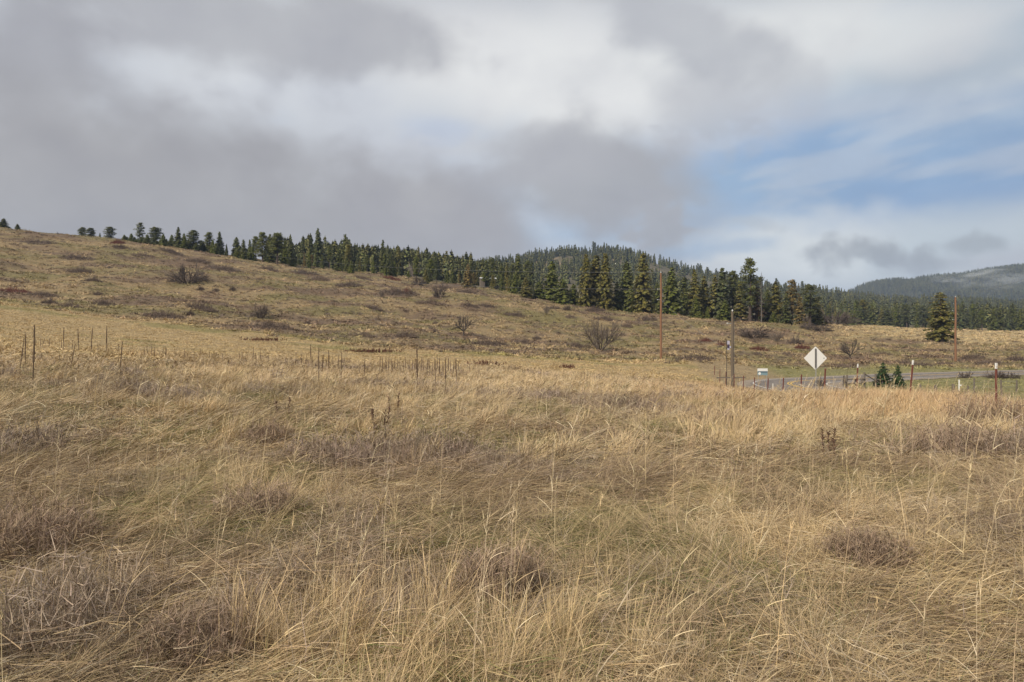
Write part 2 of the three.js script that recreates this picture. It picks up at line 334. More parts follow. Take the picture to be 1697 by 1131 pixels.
{
  const asphalt = noiseTexture(512, (u, v) => { const k = clamp(0.72 + tileNoise(u, v, 90, 3, 2) * 0.35 + tileNoise(u, v, 9, 3, 6) * 0.4, 0.2, 1) * 255; return [k, k * 0.985, k * 0.975]; });
  asphalt.colorSpace = THREE.SRGBColorSpace;
  tag(add(new THREE.Mesh(strip(-4.7, 4.7, ROAD_Y - 0.012, 0, 1, 0.5), mat(0.34, 0.28, 0.22, 1, { map: groundMap })), 'road_shoulder'), 'pale gravel shoulder beside the bend', 'shoulder', null, 'structure');
  tag(add(new THREE.Mesh(strip(-3.5, 3.5, ROAD_Y, 0, 1, 0.08), mat(0.35, 0.305, 0.265, 0.9, { map: asphalt })), 'road'), 'grey asphalt road bending out of sight', 'road', null, 'structure');
  const yellow = mat(0.62, 0.40, 0.09, 0.8), white = mat(0.6, 0.58, 0.54, 0.8);
  const ym = new THREE.Mesh(mergeGeometries([strip(-0.2, -0.07, ROAD_Y + 0.006), strip(0.07, 0.2, ROAD_Y + 0.006)]), yellow);
  tag(add(ym, 'road_marking'), 'double yellow centre line of the road', 'road marking', null, 'structure');
  tag(add(new THREE.Mesh(mergeGeometries([strip(-3.25, -3.12, ROAD_Y + 0.006), strip(3.12, 3.25, ROAD_Y + 0.006)]), white), 'road_marking'), 'white edge lines of the road', 'road marking', null, 'structure');
}

// ------------------------------------------------------------------ grass: countless, so instanced stuff
const GC = { gold: [0.55, 0.405, 0.215], straw: [0.49, 0.37, 0.21], tan: [0.385, 0.275, 0.152], brown: [0.23, 0.158, 0.098], orange: [0.51, 0.345, 0.185], grey: [0.25, 0.182, 0.125], greyer: [0.37, 0.29, 0.21], green: [0.115, 0.14, 0.035], olive: [0.235, 0.195, 0.072], pale: [0.62, 0.52, 0.345] };
const vary = (c, r, a = 0.18) => { const k = 1 + (r() - 0.5) * 2 * a; return [c[0] * k, c[1] * k * (1 + (r() - 0.5) * 0.05), c[2] * k * (1 + (r() - 0.5) * 0.14)]; };
const pick = (pal, r) => { let t = r(); for (const [w, c] of pal) { t -= w; if (t <= 0) return c; } return pal[0][1]; };
const PAL = {
  gold: [[0.34, GC.gold], [0.34, GC.straw], [0.14, GC.pale], [0.18, GC.tan]],
  tan: [[0.20, GC.straw], [0.36, GC.tan], [0.34, GC.brown], [0.06, GC.pale], [0.04, GC.olive]],
  weed: [[0.16, GC.grey], [0.2, GC.greyer], [0.26, GC.brown], [0.26, GC.tan], [0.12, GC.straw]],
  green: [[0.26, GC.olive], [0.18, GC.green], [0.30, GC.tan], [0.26, GC.straw]],
  orange: [[0.45, GC.orange], [0.25, GC.tan], [0.2, GC.straw], [0.1, GC.brown]],
};
// one blade: starts at p, heads towards azimuth az, first at angle e above the ground, bending over by bend along its length
function blade(b, p, az, len, e, bend, w, k, seg, r) {
  const pts = [p], ws = [w];
  let x = p[0], y = p[1], z = p[2], a0 = az; const curl = (r() - 0.5) * 0.5;
  for (let i = 1; i <= seg; i++) {
    const a = e - bend * (i - 0.5) / seg, l = len / seg; a0 = az + curl * i / seg;
    x += Math.cos(a) * Math.cos(a0) * l; y = Math.max(y + Math.sin(a) * l, 0.006 + 0.03 * r()); z += Math.cos(a) * Math.sin(a0) * l;
    pts.push([x, y, z]); ws.push(i === seg ? 0 : w * (1 - 0.5 * i / seg));
  }
  const t = r() * 2.4 - 1.2; // ribbon turned about its own length
  b.ribbon(pts, ws, [-Math.sin(az) * Math.cos(t), Math.sin(t), Math.cos(az) * Math.cos(t)], k);
}
function tuft(seed, o) {
  const r = rng(seed), b = new MB();
  for (let i = 0; i < o.n; i++) {
    const q = Math.sqrt(r()) * o.rad, a = r() * 2 * Math.PI, k = 0.75 + 0.5 * r();
    blade(b, [Math.cos(a) * q, 0, Math.sin(a) * q], (r() + r() - 1) * o.spread, lerp(o.l0, o.l1, r()), lerp(o.e0, o.e1, r()), lerp(o.b0, o.b1, r()), o.w * (0.6 + 0.7 * r()), [k, k * (0.96 + 0.06 * r()), k * (0.9 + 0.2 * r())], o.seg ?? 3, r);
  }
  return b.geo();
}
// a round patch of matted, tangled grass: flattened straw, tussocks that have fallen over, some twigs
function turf(seed, o) {
  const r = rng(seed), b = new MB(), pal = PAL[o.pal], R = o.rad, sd = seed * 1.7;
  const lie = (x, z) => noise2(x * 1.9 / o.scale + sd, z * 1.9 / o.scale) * 2.2;
  const lump = (x, z) => clamp(0.35 + noise2(x * 2.3 / o.scale + 9, z * 2.3 / o.scale + sd) * 1.2);
  const at = () => { const q = Math.sqrt(r()) * R * (0.75 + 0.3 * r()), a = r() * 6.2832; return [Math.cos(a) * q, Math.sin(a) * q]; };
  for (let i = 0; i < o.mat; i++) {
    const [x, z] = at(), y = lump(x, z) * o.thick * r();
    blade(b, [x, y, z], lie(x, z) + (r() + r() + r() - 1.5) * 1.5 + (r() < 0.25 ? 3.14 : 0), (0.12 + 0.4 * r() * r() + 0.1 * r()) * o.len, 0.45 * (r() - 0.35), (r() - 0.4) * 0.7, o.w * (0.55 + 0.7 * r()), vary(pick(pal, r), r, 0.22), 3, r);
  }
  for (let k = 0; k < o.tufts; k++) {
    const [x, z] = at(), az = lie(x, z) + (r() - 0.5) * 1.6, flat = Math.sqrt(r()), L = (0.3 + 0.45 * r()) * o.len, own = pick(pal, r);
    for (let i = 0; i < o.per; i++) {
      const q = Math.sqrt(r()) * 0.07 * o.scale, a = r() * 6.2832;
      blade(b, [x + Math.cos(a) * q, lump(x, z) * o.thick * 0.4, z + Math.sin(a) * q], az + (r() + r() - 1) * 1.1, L * (0.5 + 0.7 * r()), lerp(0.95, 0.08, flat) + (r() - 0.5) * 0.45, 0.05 + r() * r() * 0.9, o.w * (0.6 + 0.6 * r()), vary(mix3(own, pick(pal, r), 0.4), r, 0.2), 4, r);
    }
  }
  for (let i = 0; i < (o.twigs ?? 0); i++) twig(b, at(), 0.2 * o.len * (0.6 + 0.8 * r()), o.w, vary(r() < 0.6 ? GC.grey : GC.greyer, r, 0.25), r);
  for (let i = 0; i < (o.short ?? 0); i++) { const [x, z] = at(); blade(b, [x, 0, z], r() * 6.28, (0.06 + 0.13 * r()) * (0.5 + o.scale * 0.5), 0.5 + r(), r(), o.w * (0.6 + 0.5 * r()), vary(mix3(GC.green, GC.olive, r() * 0.7), r, 0.2), 2, r); }
  return b.geo();
}
function twig(b, [x, z], l, w, k, r) {
  let p = [x, 0, z], az = r() * 6.28, e = 0.6 + 0.9 * r();
  const pts = [p];
  for (let s = 0; s < 3; s++) { az += (r() - 0.5) * 1.4; e += (r() - 0.55) * 0.8; p = [p[0] + Math.cos(e) * Math.cos(az) * l * 0.5, Math.max(0.01, p[1] + Math.sin(e) * l * 0.5), p[2] + Math.cos(e) * Math.sin(az) * l * 0.5]; pts.push(p); }
  b.ribbon(pts, [w, w * 0.9, w * 0.7, w * 0.4], [-Math.sin(az), 0.3, Math.cos(az)], k);
  for (let s = 0; s < 3; s++) { const f = pts[1 + Math.floor(r() * 3)]; blade(b, f, r() * 6.28, l * (0.25 + 0.5 * r()), 0.2 + r(), r() - 0.3, w * 0.9, k, 2, r); }
}
function stem(seed, hgt, w) {                                    // tall flowering stem with a thin spike of chaff
  const r = rng(seed), b = new MB(), lean = 0.05 + 0.6 * r(), kk = 0.85 + 0.3 * r(), k = [kk, kk, kk];
  const pt = (t) => [lean * t * t * hgt * 0.7, t * hgt * (1 - 0.12 * lean * t), 0];
  b.tube([0, 0.25, 0.5, 0.75, 1].map(pt), [w, w, w * 0.9, w * 0.7, w * 0.35], 3, k);
  for (let i = 0; i < 14; i++) { const p = pt(0.78 + 0.22 * r()); blade(b, p, r() * 6.28, 0.025 + 0.03 * r(), 1.2, 0.2, w * 1.5, k, 1, r); }
  for (let i = 0; i < 3; i++) blade(b, pt(0.1 + 0.5 * r()), r() * 6.28, 0.1 + 0.15 * r(), 0.7, 0.5, w * 1.4, k, 3, r);
  return b.geo();
}
function weed(seed, n, rad, hgt, w) {                            // dead forb: fine grey twigs branching from the base
  const r = rng(seed), b = new MB();
  for (let i = 0; i < n; i++) { const q = Math.sqrt(r()) * rad, a = r() * 6.28, k = 0.65 + 0.6 * r(); twig(b, [Math.cos(a) * q, Math.sin(a) * q], hgt * (0.45 + 0.45 * r()) * (1 - 0.35 * q / rad), w, [k, k * (0.95 + 0.08 * r()), k * (0.92 + 0.2 * r())], r); }
  return b.geo();
}
const grassMat = mat(1, 1, 1, 0.75, VC);
const M4 = new THREE.Matrix4(), Q = new THREE.Quaternion(), Q2 = new THREE.Quaternion(), V = new THREE.Vector3(), S = new THREE.Vector3(), UPV = new THREE.Vector3(0, 1, 0), NV = new THREE.Vector3(), COL = new THREE.Color();
function normalAt(x, z, e) { return NV.set(H(x - e, z) - H(x + e, z), 2 * e, H(x, z - e) - H(x, z + e)).normalize(); }
// place(r, i) -> [shape number, x, z, turn, scale, colour, height factor] or null
function scatter(name, label, category, shapes, m, n, seed, reach, place) {
  const r = rng(seed), lists = shapes.map(() => []);
  for (let i = 0; i < n; i++) { const p = place(r, i); if (p) lists[p[0] % shapes.length].push(p); }
  const g = new THREE.Group();
  shapes.forEach((geo, k) => {
    if (!lists[k].length) return;
    const im = new THREE.InstancedMesh(geo, m, lists[k].length);
    im.name = name + '_mass'; im.userData.kind = 'stuff'; im.castShadow = im.receiveShadow = true;
    lists[k].forEach(([, x, z, turn, s, c, sy], i) => {
      Q.setFromUnitVectors(UPV, normalAt(x, z, reach)); Q.multiply(Q2.setFromAxisAngle(UPV, turn));
      M4.compose(V.set(x, H(x, z) - 0.012, z), Q, S.set(s, s * (sy ?? 1), s));
      im.setMatrixAt(i, M4); im.setColorAt(i, COL.setRGB(...c));
    });
    g.add(im);
  });
  add(g, name);
  return tag(g, label, category, null, 'stuff');
}
const patch = (x, z) => fbm2(x * 0.30 + 11, z * 0.40, 3);        // where stands of one kind grow
const patch2 = (x, z) => fbm2(x * 0.8 + 31, z * 1.0 + 5, 2);
const weedy = (x, z) => fbm2(x * 0.36 + 51, z * 0.5 + 9, 3) + 0.10 * sstep(10, 15, -z) * sstep(24, 19, -z) * sstep(2, -4, x);
const greeny = (x, z) => fbm2(x * 0.42 + 71, z * 0.62 + 2, 3);
const flow = (x, z) => fbm2(x * 0.22 + 3, z * 0.22, 2) * 2.2;    // which way the stand has been laid
function wedge(r, d0, d1, pow = 2, over = 0.88) { const d = (d0 ** pow + (d1 ** pow - d0 ** pow) * r()) ** (1 / pow), u = (r() * 2 - 1) * over; return [u * d, -d]; }
const inField = (x, z) => { const d = -z; return d < fieldEnd(PXOF(x, z)) + fbm2(x * 0.16, z * 0.3 + 4, 3) * 26 && (x < 19.5 || d < 4) && roadDist(x, z) > 4.4; };
const FX0 = (d) => 9.6 + 0.155 * d;
// cells of a jittered triangular grid between two distances
function cells(d0, d1, step, seed, over = 0.86) {
  const r = rng(seed), out = [];
  for (let z = -d0, j = 0; z > -d1 - step; z -= step * 0.87, j++) for (let x = -over * (-z + step) - 2 - (j % 2) * step / 2; x < over * (-z + step) + 2; x += step) out.push([x + (r() - 0.5) * step * 0.7, z + (r() - 0.5) * step * 0.7]);
  return out;
}
const KINDS = ['gold', 'gold', 'tan', 'tan', 'weed', 'weed', 'green', 'green', 'orange'];
function kindAt(x, z, r) {
  const a = patch(x, z) + (r() - 0.5) * 0.22 - 0.16 * sstep(9, 4, -z), rim = sstep(1020, 1180, PXOF(x, z)) * sstep(14, 20, -z + noise2(x * 0.5, z * 0.5) * 4), n = r() < 0.5 ? 0 : 1;
  if (greeny(x, z) + (r() - 0.5) * 0.2 > 0.16 - 0.05 * sstep(9, 4, -z) && -z < 30) return 6 + n;
  if (r() < rim * 0.8) return 8;
  if (weedy(x, z) + (r() - 0.5) * 0.22 > 0.21 + 0.12 * sstep(22, 30, -z)) return 4 + n;
  const far = 0.05 + 0.3 * sstep(20, 30, -z);
  return (a + far > -0.01 ? 0 : 2) + n;
}
const tint = (x, z, r) => { const k = 0.95 + patch2(x, z) * 0.4 + (r() - 0.5) * 0.16; return [k, k * (1 + (r() - 0.5) * 0.03), k * (1 + (r() - 0.5) * 0.08)]; };
const fieldColour = (x, z, r) => { const a = patch(x, z); return vary(mix3(mix3(GC.tan, GC.straw, sstep(-0.2, 0.1, a)), GC.gold, sstep(0.02, 0.3, a)), r); };
const turfSet = (o) => KINDS.map((pal, k) => turf(900 + k * 13 + o.seed, { ...o, pal, twigs: pal === 'weed' ? o.twigs * 8 : o.twigs, short: pal === 'green' ? o.short * 6 : o.short, tufts: pal === 'gold' ? o.tufts * 1.1 : o.tufts * 0.7, thick: pal === 'weed' ? o.thick * 1.3 : o.thick }));
const turfN = turfSet({ seed: 1, rad: 0.62, scale: 1, mat: 1150, tufts: 6, per: 34, w: 0.0015, len: 0.8, thick: 0.14, twigs: 10, short: 60 });
const turfM = turfSet({ seed: 2, rad: 1.15, scale: 1.6, mat: 900, tufts: 9, per: 24, w: 0.0032, len: 0.95, thick: 0.16, twigs: 10, short: 60 });
const turfF = turfSet({ seed: 3, rad: 2.2, scale: 2.4, mat: 420, tufts: 18, per: 14, w: 0.0085, len: 0.8, thick: 0.2, twigs: 14, short: 0 });
function turfField(label, shapes, d0, d1, step, seed) {
  const cs = cells(d0, d1, step, seed);
  scatter('dry_grass', label, 'grass', shapes, grassMat, cs.length, seed + 1, step * 0.5, (r, i) => { const [x, z] = cs[i]; if (!inField(x, z) || -z < d0 - step || -z > d1 + step * 0.3) return null; return [kindAt(x, z, r), x, z, flow(x, z) + 0.25 + (r() - 0.5) * 1.7, 0.85 + 0.35 * r(), tint(x, z, r), 0.8 + 0.5 * r()]; });
}
turfField('matted tawny grass of the near field laid over by wind', turfN, 1.3, 9, 0.56, 41);
turfField('tangled dry grass across the middle of the field', turfM, 9, 25, 1.0, 43);
turfField('golden dry grass in the far part of the field', turfF, 25, 66, 1.75, 45);

const uprightN = [1, 2, 3].map((s) => tuft(300 + s, { n: 40, rad: 0.08, spread: 2.6, l0: 0.18, l1: 0.46, e0: 0.8, e1: 1.5, b0: -0.1, b1: 0.4, w: 0.0017, seg: 4 }));
const uprightM = [1, 2, 3].map((s) => tuft(310 + s, { n: 28, rad: 0.11, spread: 2.4, l0: 0.22, l1: 0.5, e0: 0.75, e1: 1.45, b0: -0.1, b1: 0.4, w: 0.0045, seg: 3 }));
const uprightF = [1, 2, 3].map((s) => tuft(320 + s, { n: 20, rad: 0.22, spread: 1.5, l0: 0.18, l1: 0.42, e0: 0.6, e1: 1.45, b0: -0.1, b1: 0.4, w: 0.0085, seg: 2 }));
const stemN = [1, 2, 3, 4, 5, 6].map((s) => stem(500 + s, 0.72, 0.0016)), stemM = [1, 2, 3, 4].map((s) => stem(510 + s, 0.82, 0.0036));
const weedN = [1, 2, 3].map((s) => weed(600 + s, 150, 0.26, 0.34, 0.0022)), weedM = [1, 2, 3].map((s) => weed(610 + s, 90, 0.32, 0.36, 0.0048)), weedF = [1, 2].map((s) => weed(620 + s, 36, 0.42, 0.42, 0.013));
const gUp = (d0, d1, lim) => (r) => { const [x, z] = wedge(r, d0, d1); if (!inField(x, z) || patch2(x, z) + patch(x, z) * 0.7 + (r() - 0.5) * 0.2 < lim) return null; return [Math.floor(r() * 9), x, z, flow(x, z) + 0.4 + (r() - 0.5) * 1.4, 0.6 + 0.7 * r(), mix3(fieldColour(x, z, r), GC.straw, 0.4)]; };
const gStem = (d0, d1) => (r) => { const [x, z] = wedge(r, d0, d1); if (!inField(x, z) || patch(x, z) + (r() - 0.5) * 0.6 < 0) return null; return [Math.floor(r() * 12), x, z, 0.3 + flow(x, z) * 0.4 + (r() - 0.5) * 2.4, 0.6 + 0.65 * r(), vary(mix3(GC.gold, GC.pale, r()), r)]; };
const gWeed = (d0, d1, lim) => (r) => { const [x, z] = wedge(r, d0, d1); if (!inField(x, z) || weedy(x, z) < lim + r() * 0.1) return null; return [Math.floor(r() * 6), x, z, r() * 6.28, 0.6 + 0.7 * r(), vary(mix3(GC.grey, GC.greyer, r()), r)]; };
scatter('upright_grass', 'upright straw-coloured grass clumps in the near field', 'grass', uprightN, grassMat, 1700, 3, 0.3, gUp(2.1, 9, 0.34));
scatter('grass_stem', 'tall pale flowering grass stems in the near field', 'grass', stemN, grassMat, 420, 5, 0.3, gStem(2.6, 9));
scatter('dead_weed', 'grey dead weeds mixed into the near grass', 'weeds', weedN, grassMat, 700, 6, 0.3, gWeed(2.1, 9, 0.25));
scatter('upright_grass', 'upright straw-coloured grass clumps in the middle field', 'grass', uprightM, grassMat, 9000, 13, 0.4, gUp(9, 25, 0.27));
scatter('grass_stem', 'tall pale grass stems in the middle of the field', 'grass', stemM, grassMat, 1700, 15, 0.4, gStem(9, 26));
scatter('dead_weed', 'grey dead weeds across the middle of the field', 'weeds', weedM, grassMat, 3000, 16, 0.4, gWeed(9, 26, 0.21));
scatter('upright_grass', 'tall golden grass in the far part of the field', 'grass', uprightF, grassMat, 15000, 23, 0.6, (r) => { const [x, z] = wedge(r, 24, 64, 1.8); if (!inField(x, z)) return null; return [Math.floor(r() * 9), x, z, 0.4 + flow(x, z) * 0.5 + (r() - 0.5) * 1.6, 0.7 + 0.45 * r() + patch(x, z) * 0.3, PXOF(x, z) > 1050 && r() < 0.7 ? vary(GC.orange, r) : mix3(fieldColour(x, z, r), GC.gold, 0.5)]; });
scatter('dead_weed', 'grey dead weeds in the far part of the field', 'weeds', weedF, grassMat, 4500, 26, 0.5, gWeed(24, 58, 0.26));

scatter('rim_grass', 'tall orange-tan grass on the rim above the road', 'grass', uprightM, grassMat, 16000, 27, 0.4, (r) => { const [x, z] = wedge(r, 16, 34, 1.6), px = PXOF(x, z); if (px < 1300 || !inField(x, z) || x > FX0(-z) + 1.5 || r() > sstep(1310, 1420, px) || noise2(x * 0.6, z * 0.6) + r() * 0.6 < 0.05) return null; return [Math.floor(r() * 9), x, z, 0.4 + (r() - 0.5) * 3, 0.85 + 0.6 * r(), vary(mix3(GC.orange, GC.straw, r() * 0.6), r)]; });

// short meadow beyond the tall grass, pasture by the road, bunchgrass on the hillside
const shortF = [1, 2].map((s) => tuft(700 + s, { n: 12, rad: 0.4, spread: 2.2, l0: 0.12, l1: 0.3, e0: 0.2, e1: 1.3, b0: 0, b1: 1, w: 0.02, seg: 2 }));
const bunchF = [1, 2, 3].map((s) => tuft(710 + s, { n: 14, rad: 0.3, spread: 3.1, l0: 0.2, l1: 0.42, e0: 0.4, e1: 1.3, b0: 0, b1: 1, w: 0.032, seg: 2 }));
scatter('meadow_grass', 'short pale stubble of the meadow below the hill', 'grass', shortF, grassMat, 26000, 31, 0.5, (r) => {
  const [x, z] = wedge(r, 26, 110, 1.7), d = -z, px = PXOF(x, z);
  if (d < fieldEnd(px) - 9 || d > hillFoot(px) + 4 || x > 9.6 + 0.155 * d) return null;
  return [Math.floor(r() * 2), x, z, r() * 6.28, (0.6 + 0.6 * r()) * (1 + 0.7 * sstep(fieldEnd(px) + 14, fieldEnd(px), d)), vary(groundColour(x, z).map((v) => v * 1.15), r, 0.2)];
});
scatter('pasture_grass', 'short grass of the roadside pasture and verge', 'grass', shortF, grassMat, 14000, 32, 0.5, (r) => {
  const [x, z] = wedge(r, 20, 110, 1.8, 0.9); if (x < 9.6 + 0.155 * -z || roadDist(x, z) < 4.3 || -z > hillFoot(PXOF(x, z)) + 5) return null;
  return [Math.floor(r() * 2), x, z, r() * 6.28, (0.6 + 0.6 * r()) * (x < 20 ? 1.6 : 1), vary(groundColour(x, z).map((v) => v * 1.1), r, 0.2)];
});
scatter('bunchgrass', 'tufted brown-olive grass over the hillside', 'grass', bunchF, grassMat, 70000, 33, 0.8, (r) => {
  const [x, z] = wedge(r, 84, 270, 1.35, 0.85), d = -z, px = PXOF(x, z); if (d < hillFoot(px) - 3 || d > crestD(px) + 25 || roadDist(x, z) < 4.6) return null;
  if (noise2(x * 0.5, z * 0.5) + (r() - 0.5) < -0.35) return null;
  return [Math.floor(r() * 3), x, z, r() * 6.28, 0.6 + 0.7 * r() + 1.3 * r() ** 6, r() < 0.14 ? vary([0.13, 0.095, 0.065], r, 0.3) : vary(groundColour(x, z).map((v) => v * 1.25), r, 0.35)];
});
//@@OBJECTS
// ------------------------------------------------------------------ conifers (all built 12 m tall, scaled where they stand)
const TH = 12;
function spray(b, c, dir, l, wd, r, k) {                          // a flat spray of needles along a direction
  const dl = Math.hypot(...dir) || 1, d = dir.map((v) => v / dl);
  let s = [d[2] + (r() - 0.5) * 0.6, (r() - 0.5) * 1.2, -d[0] + (r() - 0.5) * 0.6]; const sl = Math.hypot(...s) || 1; s = s.map((v) => v / sl * wd);
  const a = [c[0] - d[0] * l * 0.4, c[1] - d[1] * l * 0.4, c[2] - d[2] * l * 0.4], e = [c[0] + d[0] * l * 0.6, c[1] + d[1] * l * 0.6, c[2] + d[2] * l * 0.6];
  b.tri(a, [c[0] + s[0], c[1] + s[1], c[2] + s[2]], e, k); b.tri(a, e, [c[0] - s[0], c[1] - s[1], c[2] - s[2]], k);
}
function leafGeo(b, seed) {
  const g = b.geo(), p = g.attributes.position, n = g.attributes.normal, c = g.attributes.color, r = rng(seed), A = new THREE.Vector3(), B = new THREE.Vector3(), D = new THREE.Vector3(), O = new THREE.Vector3();
  for (let i = 0; i < p.count; i += 3) {
    A.fromBufferAttribute(p, i); B.fromBufferAttribute(p, i + 1); D.fromBufferAttribute(p, i + 2);
    O.set((A.x + B.x + D.x) / 3, 0, (A.z + B.z + D.z) / 3); O.normalize().multiplyScalar(0.85); O.y = 0.45; O.x += (r() - 0.5) * 0.9; O.y += (r() - 0.5) * 0.9; O.z += (r() - 0.5) * 0.9; O.normalize();
    NV.fromBufferAttribute(n, i);
    if (NV.dot(O) < 0) { p.setXYZ(i + 1, D.x, D.y, D.z); p.setXYZ(i + 2, B.x, B.y, B.z); }
    for (let k = 0; k < 3; k++) n.setXYZ(i + k, O.x, O.y, O.z);
  }
  return g;
}
const needle = (r) => { const k = 0.6 + 0.75 * r(); return [k * (0.92 + 0.25 * r()), k, k * (0.8 + 0.3 * r())]; };
function trunkGeo(seed, r0, lean, branches) {
  const r = rng(seed), b = new MB(), n = 7, P = [], Rr = [];
  for (let i = 0; i <= n; i++) { const t = i / n; P.push([lean * Math.sin(t * 2.1) + (r() - 0.5) * 0.06, t * TH * 0.985 - 0.15, lean * 0.6 * Math.sin(t * 3) + (r() - 0.5) * 0.06]); Rr.push(r0 * (1 - 0.93 * t) * (i === 0 ? 1.25 : 1)); }
  b.tube(P, Rr, 8, [1, 1, 1], true);
  for (const [p0, p1, w] of branches) b.tube([p0, [(p0[0] + p1[0]) / 2, (p0[1] + p1[1]) / 2 + 0.05, (p0[2] + p1[2]) / 2], p1], [w, w * 0.7, w * 0.3], 4, [0.9, 0.9, 0.9]);
  return b.geo();
}
function firGeo(seed, { R = 2, base = 0.05, pw = 0.85, whorls = 30, gap = 0, size = 1, step = 0.3, nb = 6, droop = 0.3 }) {
  const r = rng(seed), b = new MB(), br = [], skew = [(r() - 0.5) * 0.3, (r() - 0.5) * 0.3];
  for (let i = 0; i < whorls; i++) {
    const t = base + (1 - base) * Math.pow((i + r() * 0.6) / whorls, 0.95), y = TH * t, n = nb - 1 + Math.floor(3 * r());
    for (let j = 0; j < n; j++) {
      if (r() < gap) continue;
      const rad = R * Math.pow(Math.max(0, 1 - t), pw) * (0.62 + 0.55 * r()) + 0.14, az = (j + r() * 0.9) / n * 6.283 + i * 1.3, ca = Math.cos(az), sa = Math.sin(az), dr = droop * (1.1 - t) + (r() - 0.5) * 0.2;
      if (i % 3 === 0 && rad > 0.6) br.push([[0, y, 0], [ca * rad * 0.8, y - dr * rad * 0.7, sa * rad * 0.8], 0.035]);
      for (let s = 0.15; s <= 1; s += step / Math.max(rad, 0.35)) {
        const c = [ca * rad * s + skew[0] * t + (r() - 0.5) * 0.16, y - dr * rad * s + 0.22 * rad * s * s * dr + (r() - 0.5) * 0.2, sa * rad * s + skew[1] * t + (r() - 0.5) * 0.16];
        const l = (0.6 + 0.4 * r()) * size * (0.6 + 0.55 * (1 - t)), k = needle(r);
        spray(b, c, [ca + (r() - 0.5) * 1.1, -dr * 0.8 + (r() - 0.4) * 0.9, sa + (r() - 0.5) * 1.1], l, l * 0.4, r, k);
        for (let q = 0; q < 2; q++) { const w = l * 0.4, j = (r() - 0.5) * 0.9, tx = -sa * w + ca * j * w, tz = ca * w + sa * j * w, ty = (r() - 0.5) * w, m = [c[0] + (r() - 0.5) * 0.3, c[1] + 0.05, c[2] + (r() - 0.5) * 0.3], e = [m[0] + ca * l * 0.35, m[1] - l * (0.55 + 0.4 * r()), m[2] + sa * l * 0.35], kk = needle(r); b.tri(m, [(m[0] + e[0]) / 2 + tx, (m[1] + e[1]) / 2 + ty, (m[2] + e[2]) / 2 + tz], e, kk); b.tri(m, e, [(m[0] + e[0]) / 2 - tx, (m[1] + e[1]) / 2 - ty, (m[2] + e[2]) / 2 - tz], kk); }
      }
    }
  }
  for (let i = 0; i < 6; i++) spray(b, [skew[0], TH * (0.965 + 0.03 * r()), skew[1]], [(r() - 0.5), 1.6, (r() - 0.5)], 0.4 * size, 0.09 * size, r, needle(r));
  return [leafGeo(b, seed), br];
}
function pineGeo(seed, { R = 2, base = 0.3, limbs = 34, per = 34, tuftR = 0.62, round = 0.55, size = 1 }) {
  const r = rng(seed), b = new MB(), br = [];
  for (let i = 0; i < limbs; i++) {
    const t = base + (1 - base) * (i + r()) / limbs, q = (t - base) / (1 - base), az = i * 2.4 + r(), prof = Math.pow(Math.sin(Math.PI * clamp(0.13 + q * 0.87 * 1.0)), round) * (1 - 0.25 * q);
    const rad = Math.max(0.12, R * prof * (0.45 + 0.65 * r())), y = TH * t * 0.97, up = lerp(-0.12, 0.55, q) + (r() - 0.5) * 0.3, e = [Math.cos(az) * rad, y + up * rad, Math.sin(az) * rad];
    br.push([[0, y, 0], e, 0.06 * (1.1 - q)]);
    const m = rad > 1 ? 3 : 2;
    for (let k = 0; k < m; k++) {
      const f = 1 - k * 0.3, c = [e[0] * f + (r() - 0.5) * 0.3, y + up * rad * f + 0.1, e[2] * f + (r() - 0.5) * 0.3], tr = tuftR * (0.7 + 0.6 * r());
      for (let j = 0; j < per; j++) {
        const v = [r() * 2 - 1, r() * 2 - 1, r() * 2 - 1], l = Math.hypot(...v) || 1, h = tr * Math.cbrt(r()) / l, p = [c[0] + v[0] * h, c[1] + v[1] * h * 0.7, c[2] + v[2] * h];
        spray(b, p, [v[0], v[1] + 0.3, v[2]], (0.3 + 0.22 * r()) * size, 0.13 * size, r, needle(r));
      }
    }
  }
  return [leafGeo(b, seed), br];
}
const bark = [mat(0.085, 0.062, 0.048, 1, VC), mat(0.16, 0.095, 0.06, 1, VC), mat(0.13, 0.115, 0.10, 1, VC)];
const leafy = (r, g, b) => new THREE.MeshPhysicalMaterial({ color: new THREE.Color().setRGB(r, g, b), vertexColors: true, roughness: 1, transmission: 0.35, thickness: 0, specularIntensity: 0.4, side: THREE.DoubleSide });
const needles = { fir: leafy(0.142, 0.160, 0.044), olive: leafy(0.195, 0.183, 0.050), young: leafy(0.165, 0.190, 0.040), dark: leafy(0.120, 0.136, 0.046), blue: leafy(0.130, 0.150, 0.062), tan: leafy(0.23, 0.18, 0.066), rust: leafy(0.16, 0.11, 0.058), spruce: leafy(0.062, 0.108, 0.040) };
const SHAPES = {};
function shape(key, gen, R, r0, lean = 0) { SHAPES[key] = () => { const [crown, br] = gen(); const s = { crown, trunk: trunkGeo(key.length * 31 + R * 100, r0, lean, br), R }; SHAPES[key] = () => s; return s; }; }
[1, 2, 3].forEach((k) => shape('fir' + k, () => firGeo(1000 + k, { R: 2.0, base: 0.05, gap: 0.1 }), 2.0, 0.2, 0.05));
[1, 2].forEach((k) => shape('narrow' + k, () => firGeo(1010 + k, { R: 1.3, base: 0.04, pw: 0.6, gap: 0.1, whorls: 30 }), 1.3, 0.17, 0.05));
[1, 2, 3].forEach((k) => shape('young' + k, () => firGeo(1020 + k, { R: 2.7, base: 0.02, pw: 0.75, whorls: 26, size: 1.1, step: 0.34 }), 2.7, 0.18));
[1, 2, 3, 4].forEach((k) => shape('pine' + k, () => pineGeo(1030 + k, { R: 2.1, base: 0.16 + 0.06 * k, limbs: 36 }), 2.1, 0.26, 0.1 * (k % 2 ? 1 : -1)));
